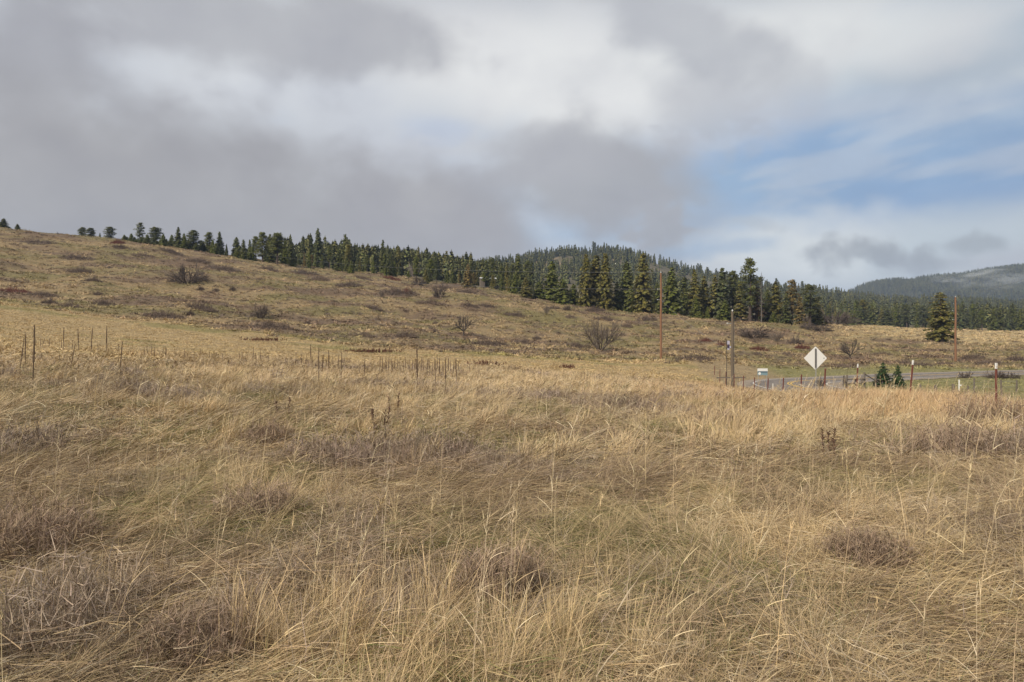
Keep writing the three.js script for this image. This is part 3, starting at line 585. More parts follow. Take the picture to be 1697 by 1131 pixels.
[1, 2].forEach((k) => shape('open' + k, () => pineGeo(1050 + k, { R: 2.0, base: 0.3, limbs: 26, per: 30, tuftR: 0.6 }), 2.0, 0.26, 0.15));
[1, 2].forEach((k) => shape('sparse' + k, () => firGeo(1060 + k, { R: 2.0, base: 0.14, gap: 0.42, whorls: 24 }), 2.0, 0.2, 0.1));
shape('big', () => firGeo(1070, { R: 2.5, base: 0.07, pw: 0.62, whorls: 34, gap: 0.12, step: 0.3, size: 0.85 }), 2.5, 0.3, 0.06);
shape('lone', () => { const [c, br] = firGeo(1080, { R: 2.6, base: 0.12, pw: 0.42, whorls: 30, gap: 0.3, step: 0.3, size: 0.8, nb: 6, droop: 0.4 }); return [c, br]; }, 2.6, 0.3, 0.08);
shape('spruce', () => firGeo(1090, { R: 3.4, base: 0.03, pw: 0.85, whorls: 17, nb: 11, size: 1.25, step: 0.42, droop: 0.1, gap: 0.22 }), 3.4, 0.2);
function tree(name, key, m, px, ytop, d, wpx, label, grp, bk = 0, sink = 0.1) {
  const s = SHAPES[key](), x = X(px, d), z = -d, y = H(x, z) - sink, h = Math.max(1.2, YAT(ytop, d) - y), g = group(name, x, y, z, ((px * 7.3) % 6.28));
  part(g, 'trunk', s.trunk, bark[bk]); part(g, 'crown', s.crown, needles[m]);
  const sy = h / TH, sx = wpx ? wpx / 2 / F * d / s.R * 1.42 : sy;
  g.scale.set(sx, sy, sx);
  tag(g, label, 'tree', grp);
  return g;
}
const c1 = crestD;
// crest of the hill on the left, one by one
{
  const row = [
    [5, 362, 18, 'fir1', 'dark'], [29, 371, 12, 'young1', 'dark'], [136, 377, 15, 'pine2', 'dark'], [150, 378, 15, 'pine3', 'dark'], [165, 386, 6, 'young2', 'dark'], [182, 376, 17, 'pine1', 'dark'],
    [206, 389, 10, 'young2', 'young'], [217, 387, 12, 'young3', 'young'], [232, 369, 15, 'open1', 'dark'], [244, 388, 13, 'young1', 'young'], [257, 377, 20, 'pine4', 'dark'], [270, 388, 13, 'young2', 'young'], [284, 389, 14, 'young3', 'young'], [295, 376, 15, 'fir2', 'dark'], [305, 386, 14, 'young1', 'young'], [320, 382, 22, 'pine2', 'dark'], [312, 397, 12, 'young3', 'young'], [333, 398, 14, 'young2', 'young'], [346, 385, 16, 'pine1', 'fir'], [352, 398, 12, 'young1', 'young'], [364, 384, 16, 'fir3', 'dark'], [375, 404, 6, 'young2', 'dark'], [392, 393, 18, 'young3', 'fir'], [404, 397, 9, 'narrow1', 'dark'], [414, 397, 11, 'fir1', 'fir'],
    [424, 392, 16, 'pine3', 'fir'], [435, 385, 20, 'pine1', 'fir'], [447, 388, 18, 'fir2', 'fir'], [459, 387, 26, 'pine4', 'fir'], [472, 398, 14, 'young1', 'young'], [482, 404, 12, 'narrow2', 'fir'],
  ];
  { const r = rng(49); for (let px = 203; px < 420; px += 5.5) if (!(px > 366 && px < 386)) row.push([px + r() * 3, ip([200, 300, 420], [389, 396, 408], px) + r() * 6, 12 + r() * 4, 'young' + (1 + Math.floor(r() * 3)), r() < 0.6 ? 'young' : 'fir']); row.sort((a, b) => a[0] - b[0]); }
  row.forEach(([px, yt, w, key, m], i) => tree('conifer', key, m, px, yt, c1(px) + 4 + (i * 7) % 16, w * 0.86, `${key.startsWith('pine') || key.startsWith('open') ? 'rounded dark pine' : key.startsWith('young') ? 'small bushy green conifer' : 'pointed dark conifer'} on the hill crest, ${ord(i, row.length)} along it`, 'conifers along the crest of the hill'));
}
// the tall stand right of the middle: each tree from the photograph
[
  [872, 459, 196, 20, 'young1', 'olive', 'short olive conifer at the crest, first before the tall stand'],
  [893, 466, 199, 22, 'young2', 'young', 'low bushy conifer beside the pointed tree at the stand'],
  [914, 433, 200, 30, 'fir1', 'young', 'pointed mid-green fir standing clear before the row of three'],
  [933, 462, 196, 30, 'young3', 'young', 'bushy yellow-green conifer touching the pointed fir'],
  [950, 470, 197, 22, 'young1', 'young', 'low yellow-green conifer just before the three joined firs'],
  [971, 421, 193, 24, 'big', 'olive', 'leftmost of the three tall joined olive firs'],
  [986, 423, 196, 26, 'narrow1', 'olive', 'middle one of the three tall joined olive firs'],
  [1003, 419, 193, 25, 'big', 'olive', 'rightmost of the three tall joined olive firs'],
  [1022, 468, 198, 22, 'young2', 'fir', 'low dark green conifer between the three firs and the thin fir'],
  [1039, 432, 200, 22, 'narrow2', 'fir', 'thin grey-green fir next to the big ragged fir'],
  [1046, 475, 192, 22, 'young3', 'young', 'bushy low conifer at the foot of the big ragged fir'],
  [1066, 419, 188, 34, 'big', 'olive', 'big ragged fir with warm lit boughs beside the brown pole'],
  [1089, 468, 205, 20, 'fir2', 'fir', 'dark fir half hidden behind the brown utility pole'],
  [1113, 443, 190, 30, 'fir3', 'young', 'broad green fir just past the brown utility pole'],
  [1135, 459, 200, 18, 'narrow1', 'fir', 'slim dark fir between two broad green firs'],
  [1152, 446, 194, 24, 'fir1', 'olive', 'tall olive fir behind the small round young conifer'],
  [1167, 457, 198, 22, 'fir2', 'olive', 'olive fir crowding the tall one behind the young conifer'],
  [1154, 492, 184, 19, 'young1', 'young', 'small round bright green conifer in front of olive firs'],
  [1173, 508, 184, 9, 'young2', 'young', 'tiny green conifer between the two small young ones'],
  [1201, 498, 186, 22, 'young3', 'young', 'small cone of bright green at the foot of grey firs'],
  [1186, 455, 196, 26, 'sparse1', 'olive', 'loose olive fir left of the grey-green pair'],
  [1197, 444, 194, 28, 'fir3', 'blue', 'tall grey-green fir left of the tall round-topped pine'],
  [1215, 450, 198, 24, 'pine2', 'dark', 'grey dark pine just before the tall round-topped pine'],
  [1228, 468, 190, 24, 'sparse2', 'olive', 'loose fir under the tall round-topped pine'],
  [1243, 428, 186, 30, 'open2', 'fir', 'tallest pine with a round open crown and bare trunk'],
  [1255, 472, 188, 24, 'sparse1', 'rust', 'brownish half-dead fir beside the tallest pine'],
  [1272, 480, 198, 20, 'fir2', 'fir', 'dark fir behind the bare grey snag'],
  [1285, 466, 192, 28, 'fir1', 'olive', 'broad olive fir behind a tiny round green conifer'],
  [1282, 516, 180, 13, 'young1', 'young', 'tiny round green conifer standing alone on the crest'],
  [1303, 484, 186, 18, 'sparse2', 'dark', 'dark thin fir left of the ragged-topped tan pine'],
  [1313, 464, 188, 20, 'open1', 'tan', 'ragged-topped tan pine right of the dark thin fir'],
  [1325, 488, 182, 20, 'sparse1', 'tan', 'tan thin-leaved conifer below the ragged-topped pine'],
  [1342, 472, 190, 26, 'open2', 'dark', 'dark open pine at the right end of the tall stand'],
  [1353, 492, 196, 22, 'fir3', 'olive', 'olive fir behind the dark open pine at the stand end'],
  [1560, 484, 150, 40, 'lone', 'olive', 'lone ragged fir in the pale field beside a brown pole'],
  [1648, 508, 290, 15, 'fir2', 'fir', 'left one of two dark firs at the far field edge'],
  [1657, 511, 292, 13, 'narrow1', 'fir', 'right one of two dark firs at the far field edge'],
  [1428, 506, 330, 22, 'fir1', 'fir', 'broad fir at the wood edge behind the pale field'],
  [1471, 512, 325, 20, 'fir3', 'dark', 'dark fir jutting from the wood edge, nearest the young spruces'],
].forEach(([px, yt, d, w, key, m, label]) => tree('conifer', key, m, px, yt, d, w, label));
// woods behind the crest: the front ranks as trees, the mass behind as stuff
function rank(seed, n, px0, px1, dfun, hfun, label, grp, keys, ms) {
  const r = rng(seed);
  for (let i = 0; i < n; i++) {
    const t0 = (i + r()) / n, px = lerp(px0, px1, t0) + 16 * Math.sin(t0 * 37 + seed) * Math.min(1, t0 * 6, (1 - t0) * 6) * 0.7, d = dfun(px, r), x = X(px, d), h = hfun(px, r), y = H(x, -d) - 0.15, key = keys[Math.floor(r() * keys.length)], s = SHAPES[key](), g = group('conifer', x, y, -d, r() * 6.28);
    part(g, 'trunk', s.trunk, bark[0]); part(g, 'crown', s.crown, needles[ms[Math.floor(r() * ms.length)]]);
    const sy = h / TH; const sw = sy * (0.85 + 0.55 * r()); g.scale.set(sw, sy, sw); g.rotation.z = (r() - 0.5) * 0.07;
    tag(g, `${label}, ${ord(i, n)}`, 'tree', grp);
  }
}
rank(51, 56, 484, 880, (px, r) => c1(px) + 6 + 26 * r(), (px, r) => (3.5 + 9.5 * r() * r() + 2 * r()) * lerp(1, 0.8, (px - 484) / 396), 'green conifer in the front rank of the wood behind the crest', 'front rank of the wood behind the hill crest', ['fir1', 'fir2', 'young1', 'young2', 'pine1', 'narrow1', 'young3', 'sparse1', 'open1', 'pine4'], ['fir', 'young', 'fir', 'dark', 'olive', 'blue', 'tan', 'young']);
rank(52, 48, 500, 880, (px, r) => c1(px) + 40 + 60 * r(), (px, r) => 7 + 9 * r(), 'dark conifer in the second rank of the wood behind the crest', 'second rank of the wood behind the hill crest', ['fir1', 'fir2', 'fir3', 'narrow1', 'narrow2', 'pine2', 'sparse2', 'open2'], ['fir', 'dark', 'blue', 'olive']);
rank(53, 20, 1010, 1352, (px, r) => c1(px) + 16 + 40 * r(), (px, r) => 4 + 4 * r(), 'dark conifer filling in behind the tall stand', 'conifers filling in behind the tall stand', ['fir1', 'fir2', 'narrow1', 'narrow2', 'sparse1', 'pine3'], ['fir', 'dark', 'blue']);
rank(54, 62, 1362, 1740, (px, r) => 334 + 22 * r() - sstep(1500, 1700, px) * 25, (px, r) => 9 + 5 * r(), 'dark green conifer at the wood edge behind the pale field', 'wood edge behind the pale field', ['fir1', 'fir2', 'fir3', 'narrow1', 'young1', 'pine1', 'sparse1', 'pine3'], ['fir', 'dark', 'fir', 'young', 'olive', 'blue']);
const lowTree = [1, 2, 3, 4].map((k) => { const [c] = firGeo(1200 + k, { R: k % 2 ? 2.0 : 1.5, base: 0.06, pw: 0.75, whorls: 12, nb: 6, size: 2.2, step: 0.7, gap: 0.08 }); const b = new MB(); b.tube([[0, -0.3, 0], [0, TH * 0.6, 0], [0, TH * 0.9, 0]], [0.2, 0.12, 0.04], 4, [1.1, 0.9, 0.8]); return mergeGeometries([c, b.geo()]); });
const tinyTree = [1, 2].map((k) => { const r = rng(1300 + k), b = new MB(); for (let i = 0; i < 7; i++) { const t = i / 7, y = TH * t, n = 5, R = 2.3 * (1 - t) + 0.3; for (let j = 0; j < n; j++) { const a = (j + r()) / n * 6.28, e = (j + 1.2 + r() * 0.4) / n * 6.28, q = R * (0.7 + 0.5 * r()); b.tri([0, y + 3.2, 0], [Math.cos(a) * q, y - 0.4 * r(), Math.sin(a) * q], [Math.cos(e) * q, y - 0.4 * r(), Math.sin(e) * q], needle(r)); } } return leafGeo(b, 5 + k); });
const forestMat = mat(1, 1, 1, 0.9, VC);
function forest(label, n, seed, shapes, place) {
  const r = rng(seed), lists = shapes.map(() => []);
  for (let i = 0; i < n; i++) { const p = place(r); if (p) lists[Math.floor(r() * shapes.length)].push(p); }
  const g = new THREE.Group();
  shapes.forEach((geo, k) => {
    const im = new THREE.InstancedMesh(geo, forestMat, lists[k].length); im.name = 'wood_mass'; im.userData.kind = 'stuff'; im.castShadow = im.receiveShadow = true;
    lists[k].forEach(([x, y, z, h, c], i) => { const w = h / TH * (0.8 + 0.45 * r()); M4.compose(V.set(x, y - 0.3, z), Q.setFromAxisAngle(UPV, r() * 6.28), S.set(w, h / TH, w)); im.setMatrixAt(i, M4); im.setColorAt(i, COL.setRGB(...c)); });
    g.add(im);
  });
  add(g, 'forest'); tag(g, label, 'forest', null, 'stuff');
}
const fcol = (r) => vary(mix3([0.10, 0.115, 0.045], [0.16, 0.165, 0.055], r()), r, 0.2);
const span = (px0, px1, d0, d1) => (r) => { const d = Math.sqrt(lerp(d0 * d0, d1 * d1, r())), px = lerp(px0, px1, r()); return [X(px, d), d, px]; };
{
  const A = span(440, 900, 270, 560), B = span(560, 1360, 480, 1020), D = span(1330, 2150, 350, 1150);
  forest('dense dark conifer wood rising behind the hill crest', 2600, 61, lowTree, (r) => { const [x, d, px] = A(r); if (d < c1(px) + 60 || r() < sstep(760, 900, px)) return null; return [x, H(x, -d), -d, 9 + 5 * r(), fcol(r)]; });
  forest('open conifer wood on the hazy hill behind', 4200, 62, lowTree, (r) => { const [x, d] = B(r); if (fbm2(x * 0.012 + 4, d * 0.008, 3) + (r() - 0.5) * 0.5 < -0.06) return null; return [x, H(x, -d), -d, 9 + 6 * r(), fcol(r)]; });
  forest('conifer wood in the valley below the mountain', 6400, 63, lowTree, (r) => { const [x, d, px] = D(r); if (px < 1400 && d < 420 || fbm2(x * 0.01 + 9, d * 0.012, 3) + (r() - 0.5) * 0.5 < -0.25) return null; return [x, H(x, -d), -d, 9 + 6 * r(), fcol(r)]; });
  forest('dark woods covering the distant mountain', 25000, 64, tinyTree, (r) => { const d = lerp(1180, 1960, Math.sqrt(r())), px = lerp(1330, 2250, r()), x = X(px, d); if (fbm2(x * 0.004, d * 0.004, 3) + (r() - 0.5) * 0.4 < -0.22) return null; return [x, HM(x, -d), -d, 9 + 8 * r(), fcol(r).map((v) => v * 0.6)]; });
}
// trees one can tell apart on the skyline of the hazy hill
{
  const r = rng(71), n = 58;
  for (let i = 0; i < n; i++) {
    const px = lerp(800, 1335, (i + r()) / n);
    let best = 900, top = 1e9; for (let d = 600; d < 1100; d += 12) { const x = X(px, d), y = CY - (H(x, -d) - EYE) / d * F; if (y < top) { top = y; best = d; } }
    const key = ['narrow1', 'fir1', 'fir2', 'pine1', 'open1', 'narrow2'][Math.floor(r() * 6)], s = SHAPES[key](), x = X(px, best), h = 9 + 8 * r(), g = group('conifer', x, H(x, -best) - 0.3, -best, r() * 6.28);
    part(g, 'trunk', s.trunk, bark[0]); part(g, 'crown', s.crown, needles[r() < 0.6 ? 'dark' : 'fir']); g.scale.set(h / TH, h / TH, h / TH);
    tag(g, `small hazy conifer on the skyline of the wooded hill, ${ord(i, n)}`, 'tree', 'skyline conifers of the wooded hill');
  }
}
// ------------------------------------------------------------------ bare shrubs and small bare trees
function bareGeo(seed, { h = 1, spread = 0.6, stems = 9, trunk = 0, levels = 3, w = 0.02, col = [0.11, 0.085, 0.07], split = 4 }) {
  const r = rng(seed), b = new MB();
  const grow = (p, az, e, l, w0, lev) => {
    const k0 = 0.75 + 0.5 * r(), k = col.map((c) => c * k0), pts = [p]; let q = p;
    for (let i = 0; i < 2; i++) { az += (r() - 0.5) * 0.6; e += (r() - 0.45) * 0.35; q = [q[0] + Math.cos(e) * Math.cos(az) * l / 2, Math.max(0.02, q[1] + Math.sin(e) * l / 2), q[2] + Math.cos(e) * Math.sin(az) * l / 2]; pts.push(q); }
    b.tube(pts, [w0, w0 * 0.8, w0 * 0.55], lev >= 2 ? 4 : 3, k);
    if (lev > 0) for (let i = 0; i < split; i++) { const f = r() < 0.5 ? pts[1] : pts[2]; grow(f, az + (r() - 0.5) * 2.2, clamp(e + (r() - 0.5) * 1.1, -0.1, 1.5), l * (0.5 + 0.25 * r()), w0 * 0.6, lev - 1); }
  };
  if (trunk) b.tube([[0, -0.1, 0], [0.02, trunk * 0.5, 0.01], [0, trunk, 0]], [w * 2.2, w * 1.9, w * 1.7], 6, col);
  for (let i = 0; i < stems; i++) { const a = i / stems * 6.28 + r(); grow([Math.cos(a) * 0.05, trunk ? trunk * (0.8 + 0.2 * r()) : 0, Math.sin(a) * 0.05], a, lerp(1.45, 0.35, Math.min(1, spread * (0.35 + r()))), h * (0.42 + 0.2 * r()) * (trunk ? 0.8 : 1), w, levels); }
  return b.geo();
}
function thicketGeo(seed, n = 330) {                              // low dense brush, 1 m high and 1 m in radius before scaling
  const r = rng(seed), b = new MB();
  for (let i = 0; i < n; i++) {
    const q = Math.pow(r(), 0.62), a = r() * 6.28, k0 = 0.65 + 0.6 * r(), k = [k0, k0 * (0.95 + 0.1 * r()), k0 * (0.95 + 0.12 * r())], top = (0.5 + 0.6 * r()) * (1 - 0.6 * q * q) * clamp(0.7 + noise2(Math.cos(a) * q * 2.5 + seed, Math.sin(a) * q * 2.5) * 1.2, 0.15, 1.3);
    let p = [Math.cos(a) * q, 0, Math.sin(a) * q]; const pts = [p];
    for (let s = 0; s < 2; s++) { p = [p[0] + (r() - 0.5) * 0.22, p[1] + top / 2, p[2] + (r() - 0.5) * 0.22]; pts.push(p); }
    b.tube(pts, [0.016, 0.013, 0.006], 3, k);
    for (let s = 0; s < 3; s++) { const f = pts[1 + Math.floor(r() * 2)], e = [f[0] + (r() - 0.5) * 0.3, Math.max(0.03, f[1] + (r() - 0.3) * 0.3), f[2] + (r() - 0.5) * 0.3]; b.tube([f, e], [0.012, 0.005], 3, k); }
  }
  return b.geo();
}
function depthAt(px, y, from = 60, to = 280) {                    // first ground along this bearing that is seen at this height
  for (let d = from; d < to; d += 0.5) { const x = X(px, d); if (CY - (H(x, -d) - EYE) / d * F <= y) return d; }
  return to;
}
const twigMat = mat(1, 1, 1, 0.95, VC);
const BARE = { bush: [1, 2, 3].map((k) => bareGeo(1400 + k, { stems: 14, spread: 0.85, w: 0.026, split: 5 })), tall: [1, 2].map((k) => bareGeo(1410 + k, { stems: 15, spread: 0.55, w: 0.02, col: [0.15, 0.12, 0.095] })), tree: [1, 2].map((k) => bareGeo(1420 + k, { trunk: 0.35, stems: 8, spread: 0.95, w: 0.028, col: [0.085, 0.068, 0.055] })), pale: [bareGeo(1430, { stems: 10, spread: 0.5, w: 0.02, col: [0.27, 0.23, 0.20] })] };
function shrub(name, kind, v, px, yb, wpx, hpx, label, grp, from) {
  const d = depthAt(px, yb, from), x = X(px, d), h = hpx / F * d, w = wpx / F * d, g = group(name, x, H(x, -d) - 0.06, -d, px);
  part(g, 'branches', BARE[kind][v % BARE[kind].length], twigMat);
  g.scale.set(w / 1.1, h / 0.95, w / 1.1); return tag(g, label, name === 'bare_tree' ? 'tree' : 'shrub', grp);
}
shrub('bare_shrub', 'bush', 0, 80, 387, 34, 16, 'round reddish bare shrub on the skyline of the hill crest');
shrub('bare_shrub', 'bush', 1, 310, 471, 38, 30, 'dark upright bare shrub high on the open hillside');
shrub('bare_shrub', 'bush', 2, 432, 529, 20, 20, 'dark round shrub above the long brush patch at hill foot');
shrub('bare_tree', 'tree', 0, 768, 559, 28, 32, 'small bare tree with a short trunk on lower hillside');
shrub('bare_shrub', 'tall', 0, 995, 581, 56, 42, 'large many-stemmed bare shrub at the foot of the hill');
shrub('bare_shrub', 'bush', 0, 727, 494, 16, 19, 'narrow-based reddish bare shrub near the crest of hill');
shrub('bare_shrub', 'bush', 1, 693, 473, 15, 13, 'dark leaning shrub just below the crest line');
shrub('bare_shrub', 'tall', 1, 632, 494, 9, 13, 'tiny upright shrub mid hillside beside the wide brush');
shrub('bare_shrub', 'tall', 0, 906, 522, 9, 13, 'tiny two-stemmed shrub below the tall stand');
shrub('bare_shrub', 'bush', 2, 940, 515, 10, 8, 'tiny dark shrub nearest below the three joined firs');
shrub('bare_shrub', 'bush', 0, 1248, 559, 36, 14, 'wide low bare shrub above the white diamond sign');
shrub('bare_shrub', 'tall', 1, 1288, 567, 18, 14, 'loose grey bare shrub left of the round one by the sign');
shrub('bare_shrub', 'bush', 1, 1319, 572, 16, 15, 'round grey bare shrub just above the diamond sign');
shrub('bare_shrub', 'bush', 2, 1338, 546, 15, 10, 'mound-shaped dark shrub on the right crest');
shrub('bare_shrub', 'bush', 0, 1359, 549, 24, 9, 'low wide shrub right of the mound-shaped one');
shrub('bare_shrub', 'bush', 1, 1386, 538, 44, 20, 'broad grey-brown shrub at the pale field edge');
shrub('bare_shrub', 'bush', 2, 1350, 537, 24, 18, 'grey-brown shrub under the last dark pine of the stand');
shrub('bare_tree', 'tree', 1, 1409, 597, 30, 26, 'small dark bare tree on the bank above the road');
shrub('bare_tree', 'pale', 0, 686, 462, 16, 24, 'pale leafless tree at the edge of the wood', null, 150);
shrub('bare_shrub', 'bush', 1, 1359, 642, 12, 18, 'dark leafless shrub inside the road bend by sign', null, 40);
shrub('bare_shrub', 'bush', 0, 1600, 627, 14, 10, 'small dark shrub on the pasture edge below the lone fir', null, 40);
shrub('bare_shrub', 'bush', 2, 1650, 628, 24, 12, 'dark shrub behind the nearest red post', null, 40);
shrub('bare_shrub', 'bush', 1, 1676, 628, 20, 10, 'dark shrub at the pasture edge near the frame edge', null, 40);
// low brush patches
{
  const TG = [1, 2, 3, 4].map((k) => thicketGeo(1500 + k)), TM = [mat(0.155, 0.113, 0.086, 0.95, VC), mat(0.19, 0.138, 0.10, 0.95, VC), mat(0.15, 0.055, 0.038, 0.95, VC)];
  const rows = {
    'upper slope': [[62, 404, 54, 6, 0], [195, 404, 22, 8, 2], [200, 411, 26, 7, 0], [240, 426, 40, 6, 1], [285, 419, 40, 6, 0], [330, 434, 40, 6, 0], [372, 448, 60, 8, 0], [126, 429, 54, 8, 0], [450, 449, 30, 8, 0], [505, 455, 44, 9, 0], [528, 465, 34, 8, 1], [578, 474, 44, 8, 0], [604, 463, 32, 5, 1], [650, 463, 30, 5, 2], [773, 486, 30, 8, 0], [735, 478, 30, 6, 1]],
    'middle slope': [[28, 470, 50, 7, 1], [132, 452, 40, 10, 0], [155, 467, 24, 9, 0], [25, 484, 46, 7, 2], [163, 489, 13, 7, 0], [332, 481, 11, 7, 0], [357, 484, 10, 6, 0], [385, 481, 9, 6, 0], [662, 488, 64, 11, 0], [674, 487, 16, 12, 2], [712, 504, 46, 9, 1], [623, 513, 26, 7, 0], [780, 508, 28, 7, 0], [806, 509, 28, 7, 0], [918, 512, 20, 7, 0], [855, 525, 40, 9, 0], [985, 516, 34, 9, 0], [945, 527, 16, 5, 1], [1002, 531, 40, 9, 0], [1072, 531, 34, 8, 0], [1040, 542, 20, 5, 1], [722, 537, 10, 6, 0]],
    'foot of the hill': [[70, 490, 44, 8, 0], [82, 503, 24, 9, 0], [118, 510, 34, 11, 0], [173, 506, 36, 9, 0], [272, 527, 64, 13, 0], [335, 513, 48, 12, 0], [315, 524, 11, 12, 1], [450, 545, 66, 14, 0], [508, 538, 10, 7, 0], [602, 558, 50, 7, 1], [675, 559, 36, 12, 0], [721, 552, 12, 7, 0], [812, 573, 64, 12, 0], [868, 569, 40, 8, 0], [960, 577, 54, 10, 0], [890, 562, 14, 6, 0], [1150, 597, 70, 11, 0], [1170, 566, 22, 7, 2], [1196, 573, 20, 6, 2], [1255, 588, 14, 6, 0], [1258, 581, 28, 7, 2], [1330, 578, 24, 8, 2], [1306, 589, 16, 6, 0], [1400, 610, 32, 8, 0]],
    'road bank': [[1500, 603, 34, 9, 0], [1530, 607, 44, 9, 0], [1460, 588, 30, 5, 1], [1565, 605, 30, 7, 0], [1612, 594, 40, 8, 1], [1640, 603, 40, 9, 0], [1685, 598, 34, 10, 0]],
  };
  let k = 0;
  for (const [where, list] of Object.entries(rows)) {
    list.sort((a, b) => a[0] - b[0]);
    list.forEach(([px, y, w, h, m], i) => {
      const d = depthAt(px, y), x = X(px, d), o = new THREE.Mesh(TG[k++ % 4], TM[m]); o.position.set(x, H(x, -d) - 0.05, -d);
      Q.setFromUnitVectors(UPV, normalAt(x, -d, 1.2)); o.quaternion.copy(Q).multiply(Q2.setFromAxisAngle(UPV, k % 2 ? 0.1 : Math.PI + 0.1)); o.scale.set(w / 2 / F * d * 1.1, Math.max(0.45, h / F * d * 0.85), Math.max(w * 0.3 / F * d, 1.1));
      add(o, 'brush_patch'); tag(o, `low ${m === 2 ? 'rust-red' : m === 1 ? 'tan-brown' : 'grey-brown'} brush patch, ${ord(i, list.length)} on the ${where}`, 'brush', 'brush patches on the hillside');
    });
  }
}
// ------------------------------------------------------------------ dried stalks, dock and weeds in the field
function mulleinGeo(seed, thick = 1) {                            // 1 m tall: bare woody stem, long knobbly seed spike
  const r = rng(seed), b = new MB(), P = [], Rr = [], n = 30, k = [1, 1, 1];
  for (let i = 0; i <= n; i++) { const t = i / n; P.push([Math.sin(t * 2.2 + seed) * 0.012, t, Math.cos(t * 2 + seed) * 0.01]); Rr.push((t < 0.42 ? 0.0075 : 0.0135 * (0.75 + 0.5 * r()) * (1 - 0.5 * (t - 0.42) / 0.58)) * thick); }
  b.tube(P, Rr, 5, k, true);
  for (let i = 0; i < 60; i++) { const t = 0.42 + 0.57 * r(), a = r() * 6.28, q = 0.011 * thick * (1.2 - 0.5 * t); blade(b, [Math.cos(a) * q, t, Math.sin(a) * q], a, 0.014, 0.7, 0, 0.006 * thick, [0.8 + 0.4 * r(), 0.9, 0.85], 1, r); }
  return b.geo();
}
const MUL = [1, 2, 3, 4].map((k) => mulleinGeo(k, k === 3 ? 1.3 : 1)), mulMat = [mat(0.105, 0.068, 0.042, 0.95, VC), mat(0.15, 0.105, 0.065, 0.95, VC)];
function stalkAt(px, yt, yb, dpx, i, label, grp) {               // seen from yb, where it leaves the grass, to yt
  const d = clamp(1.15 * F / (yb - yt), 15, 40), x = X(px, d), y = H(x, -d) - 0.05, h = clamp(YAT(yt, d) - y, 0.7, 1.9), o = new THREE.Mesh(MUL[i % 4], mulMat[i % 3 === 2 ? 1 : 0]);
  o.position.set(x, y, -d); o.rotation.order = 'ZXY'; o.rotation.set((i % 5 - 2) * 0.03, i * 1.7, -Math.atan2(dpx / F * d, h)); const tk = h * (0.65 + d * 0.02); o.scale.set(tk, h, tk);
  add(o, 'dried_stalk'); return tag(o, label, 'stalk', grp);
}
{
  const near = [[30, 561, 616, 6], [41, 553, 600, 1], [54, 539, 604, 1], [59, 580, 603, 0], [68, 567, 597, 6], [80, 583, 612, 2], [113, 568, 620, 13], [101, 593, 612, 0], [150, 587, 604, 0], [162, 573, 604, 0], [178, 570, 600, 1], [199, 566, 622, 1], [244, 573, 604, -1], [250, 571, 605, 1], [255, 575, 602, 1], [264, 577, 604, 9], [275, 590, 622, 0], [329, 580, 612, 3], [401, 581, 604, 0], [419, 575, 604, 1], [105, 543, 563, 1], [131, 545, 562, -1], [150, 543, 560, 3], [177, 540, 560, 0]].sort((p, q) => p[0] - q[0]);
  near.forEach(([px, yt, yb, dp], i) => stalkAt(px, yt, yb, dp, i, `dark dried flower stalk in the left field, ${ord(i, near.length)}`, 'dried stalks on the left of the field'));
  const mid = [[432, 578, 606, 0], [490, 584, 606, 0], [507, 588, 610, 1], [515, 571, 600, 0], [529, 576, 630, -2], [533, 588, 625, 2], [545, 580, 605, 0], [564, 584, 632, 3], [604, 594, 636, 1], [690, 576, 636, 0], [722, 596, 650, 0], [727, 600, 624, 1], [739, 593, 655, -1], [756, 594, 640, 0], [778, 612, 630, 0], [794, 614, 650, 0], [963, 617, 648, 0], [968, 623, 645, 1]];
  mid.forEach(([px, yt, yb, dp], i) => stalkAt(px, yt, yb, dp, i + 1, `dark dried stalk across the middle field, ${ord(i, mid.length)}`, 'dried stalks in the middle of the field'));
  const r = rng(81);
  for (let i = 0; i < 52; i++) { const thick = i < 40, px = thick ? lerp(626, 762, (i + r()) / 40) : lerp(484, 562, (i - 40 + r()) / 12), yt = 588 + (px - 560) * 0.03 + r() * 8; stalkAt(px, yt, yt + 22 + r() * 12, (r() - 0.5) * 3, i, thick ? `thin dried stalk in the dense mid-field thicket, ${ord(i, 40)}` : `thin dried stalk in the loose bunch before the thicket, ${ord(i - 40, 12)}`, thick ? 'dense thicket of dried stalks' : 'loose bunch of dried stalks'); }
}
{
  const r = rng(83), n = 16;
  for (let i = 0; i < n; i++) { const px = lerp(20, 470, (i + r()) / n), yt = ip([0, 250, 470], [566, 577, 584], px) + r() * 10; stalkAt(px, yt, yt + 24 + r() * 10, (r() - 0.5) * 5, i, `short thin dried stalk scattered in the left field, ${ord(i, n)}`, 'short dried stalks scattered in the left field'); }
}
function dockGeo(seed, n, len) {                                  // rusty upright seed heads in a line
  const r = rng(seed), b = new MB();
  for (let i = 0; i < n; i++) { const x = (r() + r() + r() - 1.5) * 0.55 * len + Math.sin(i * 2.1) * 0.2 * len, z = (r() + r() - 1) * 2.6, h = 0.14 + 0.42 * r() * r() + 0.1 * r(), k0 = 0.6 + 0.6 * r(), k = [k0, k0 * 0.95, k0]; b.tube([[x, 0, z], [x + (r() - 0.5) * 0.1, h, z]], [0.012, 0.006], 3, k); for (let j = 0; j < 12; j++) blade(b, [x, h * (0.4 + 0.6 * r()), z], r() * 6.28, 0.1 + 0.1 * r(), 0.7, 0, 0.026, k, 1, r); }
  return b.geo();
}
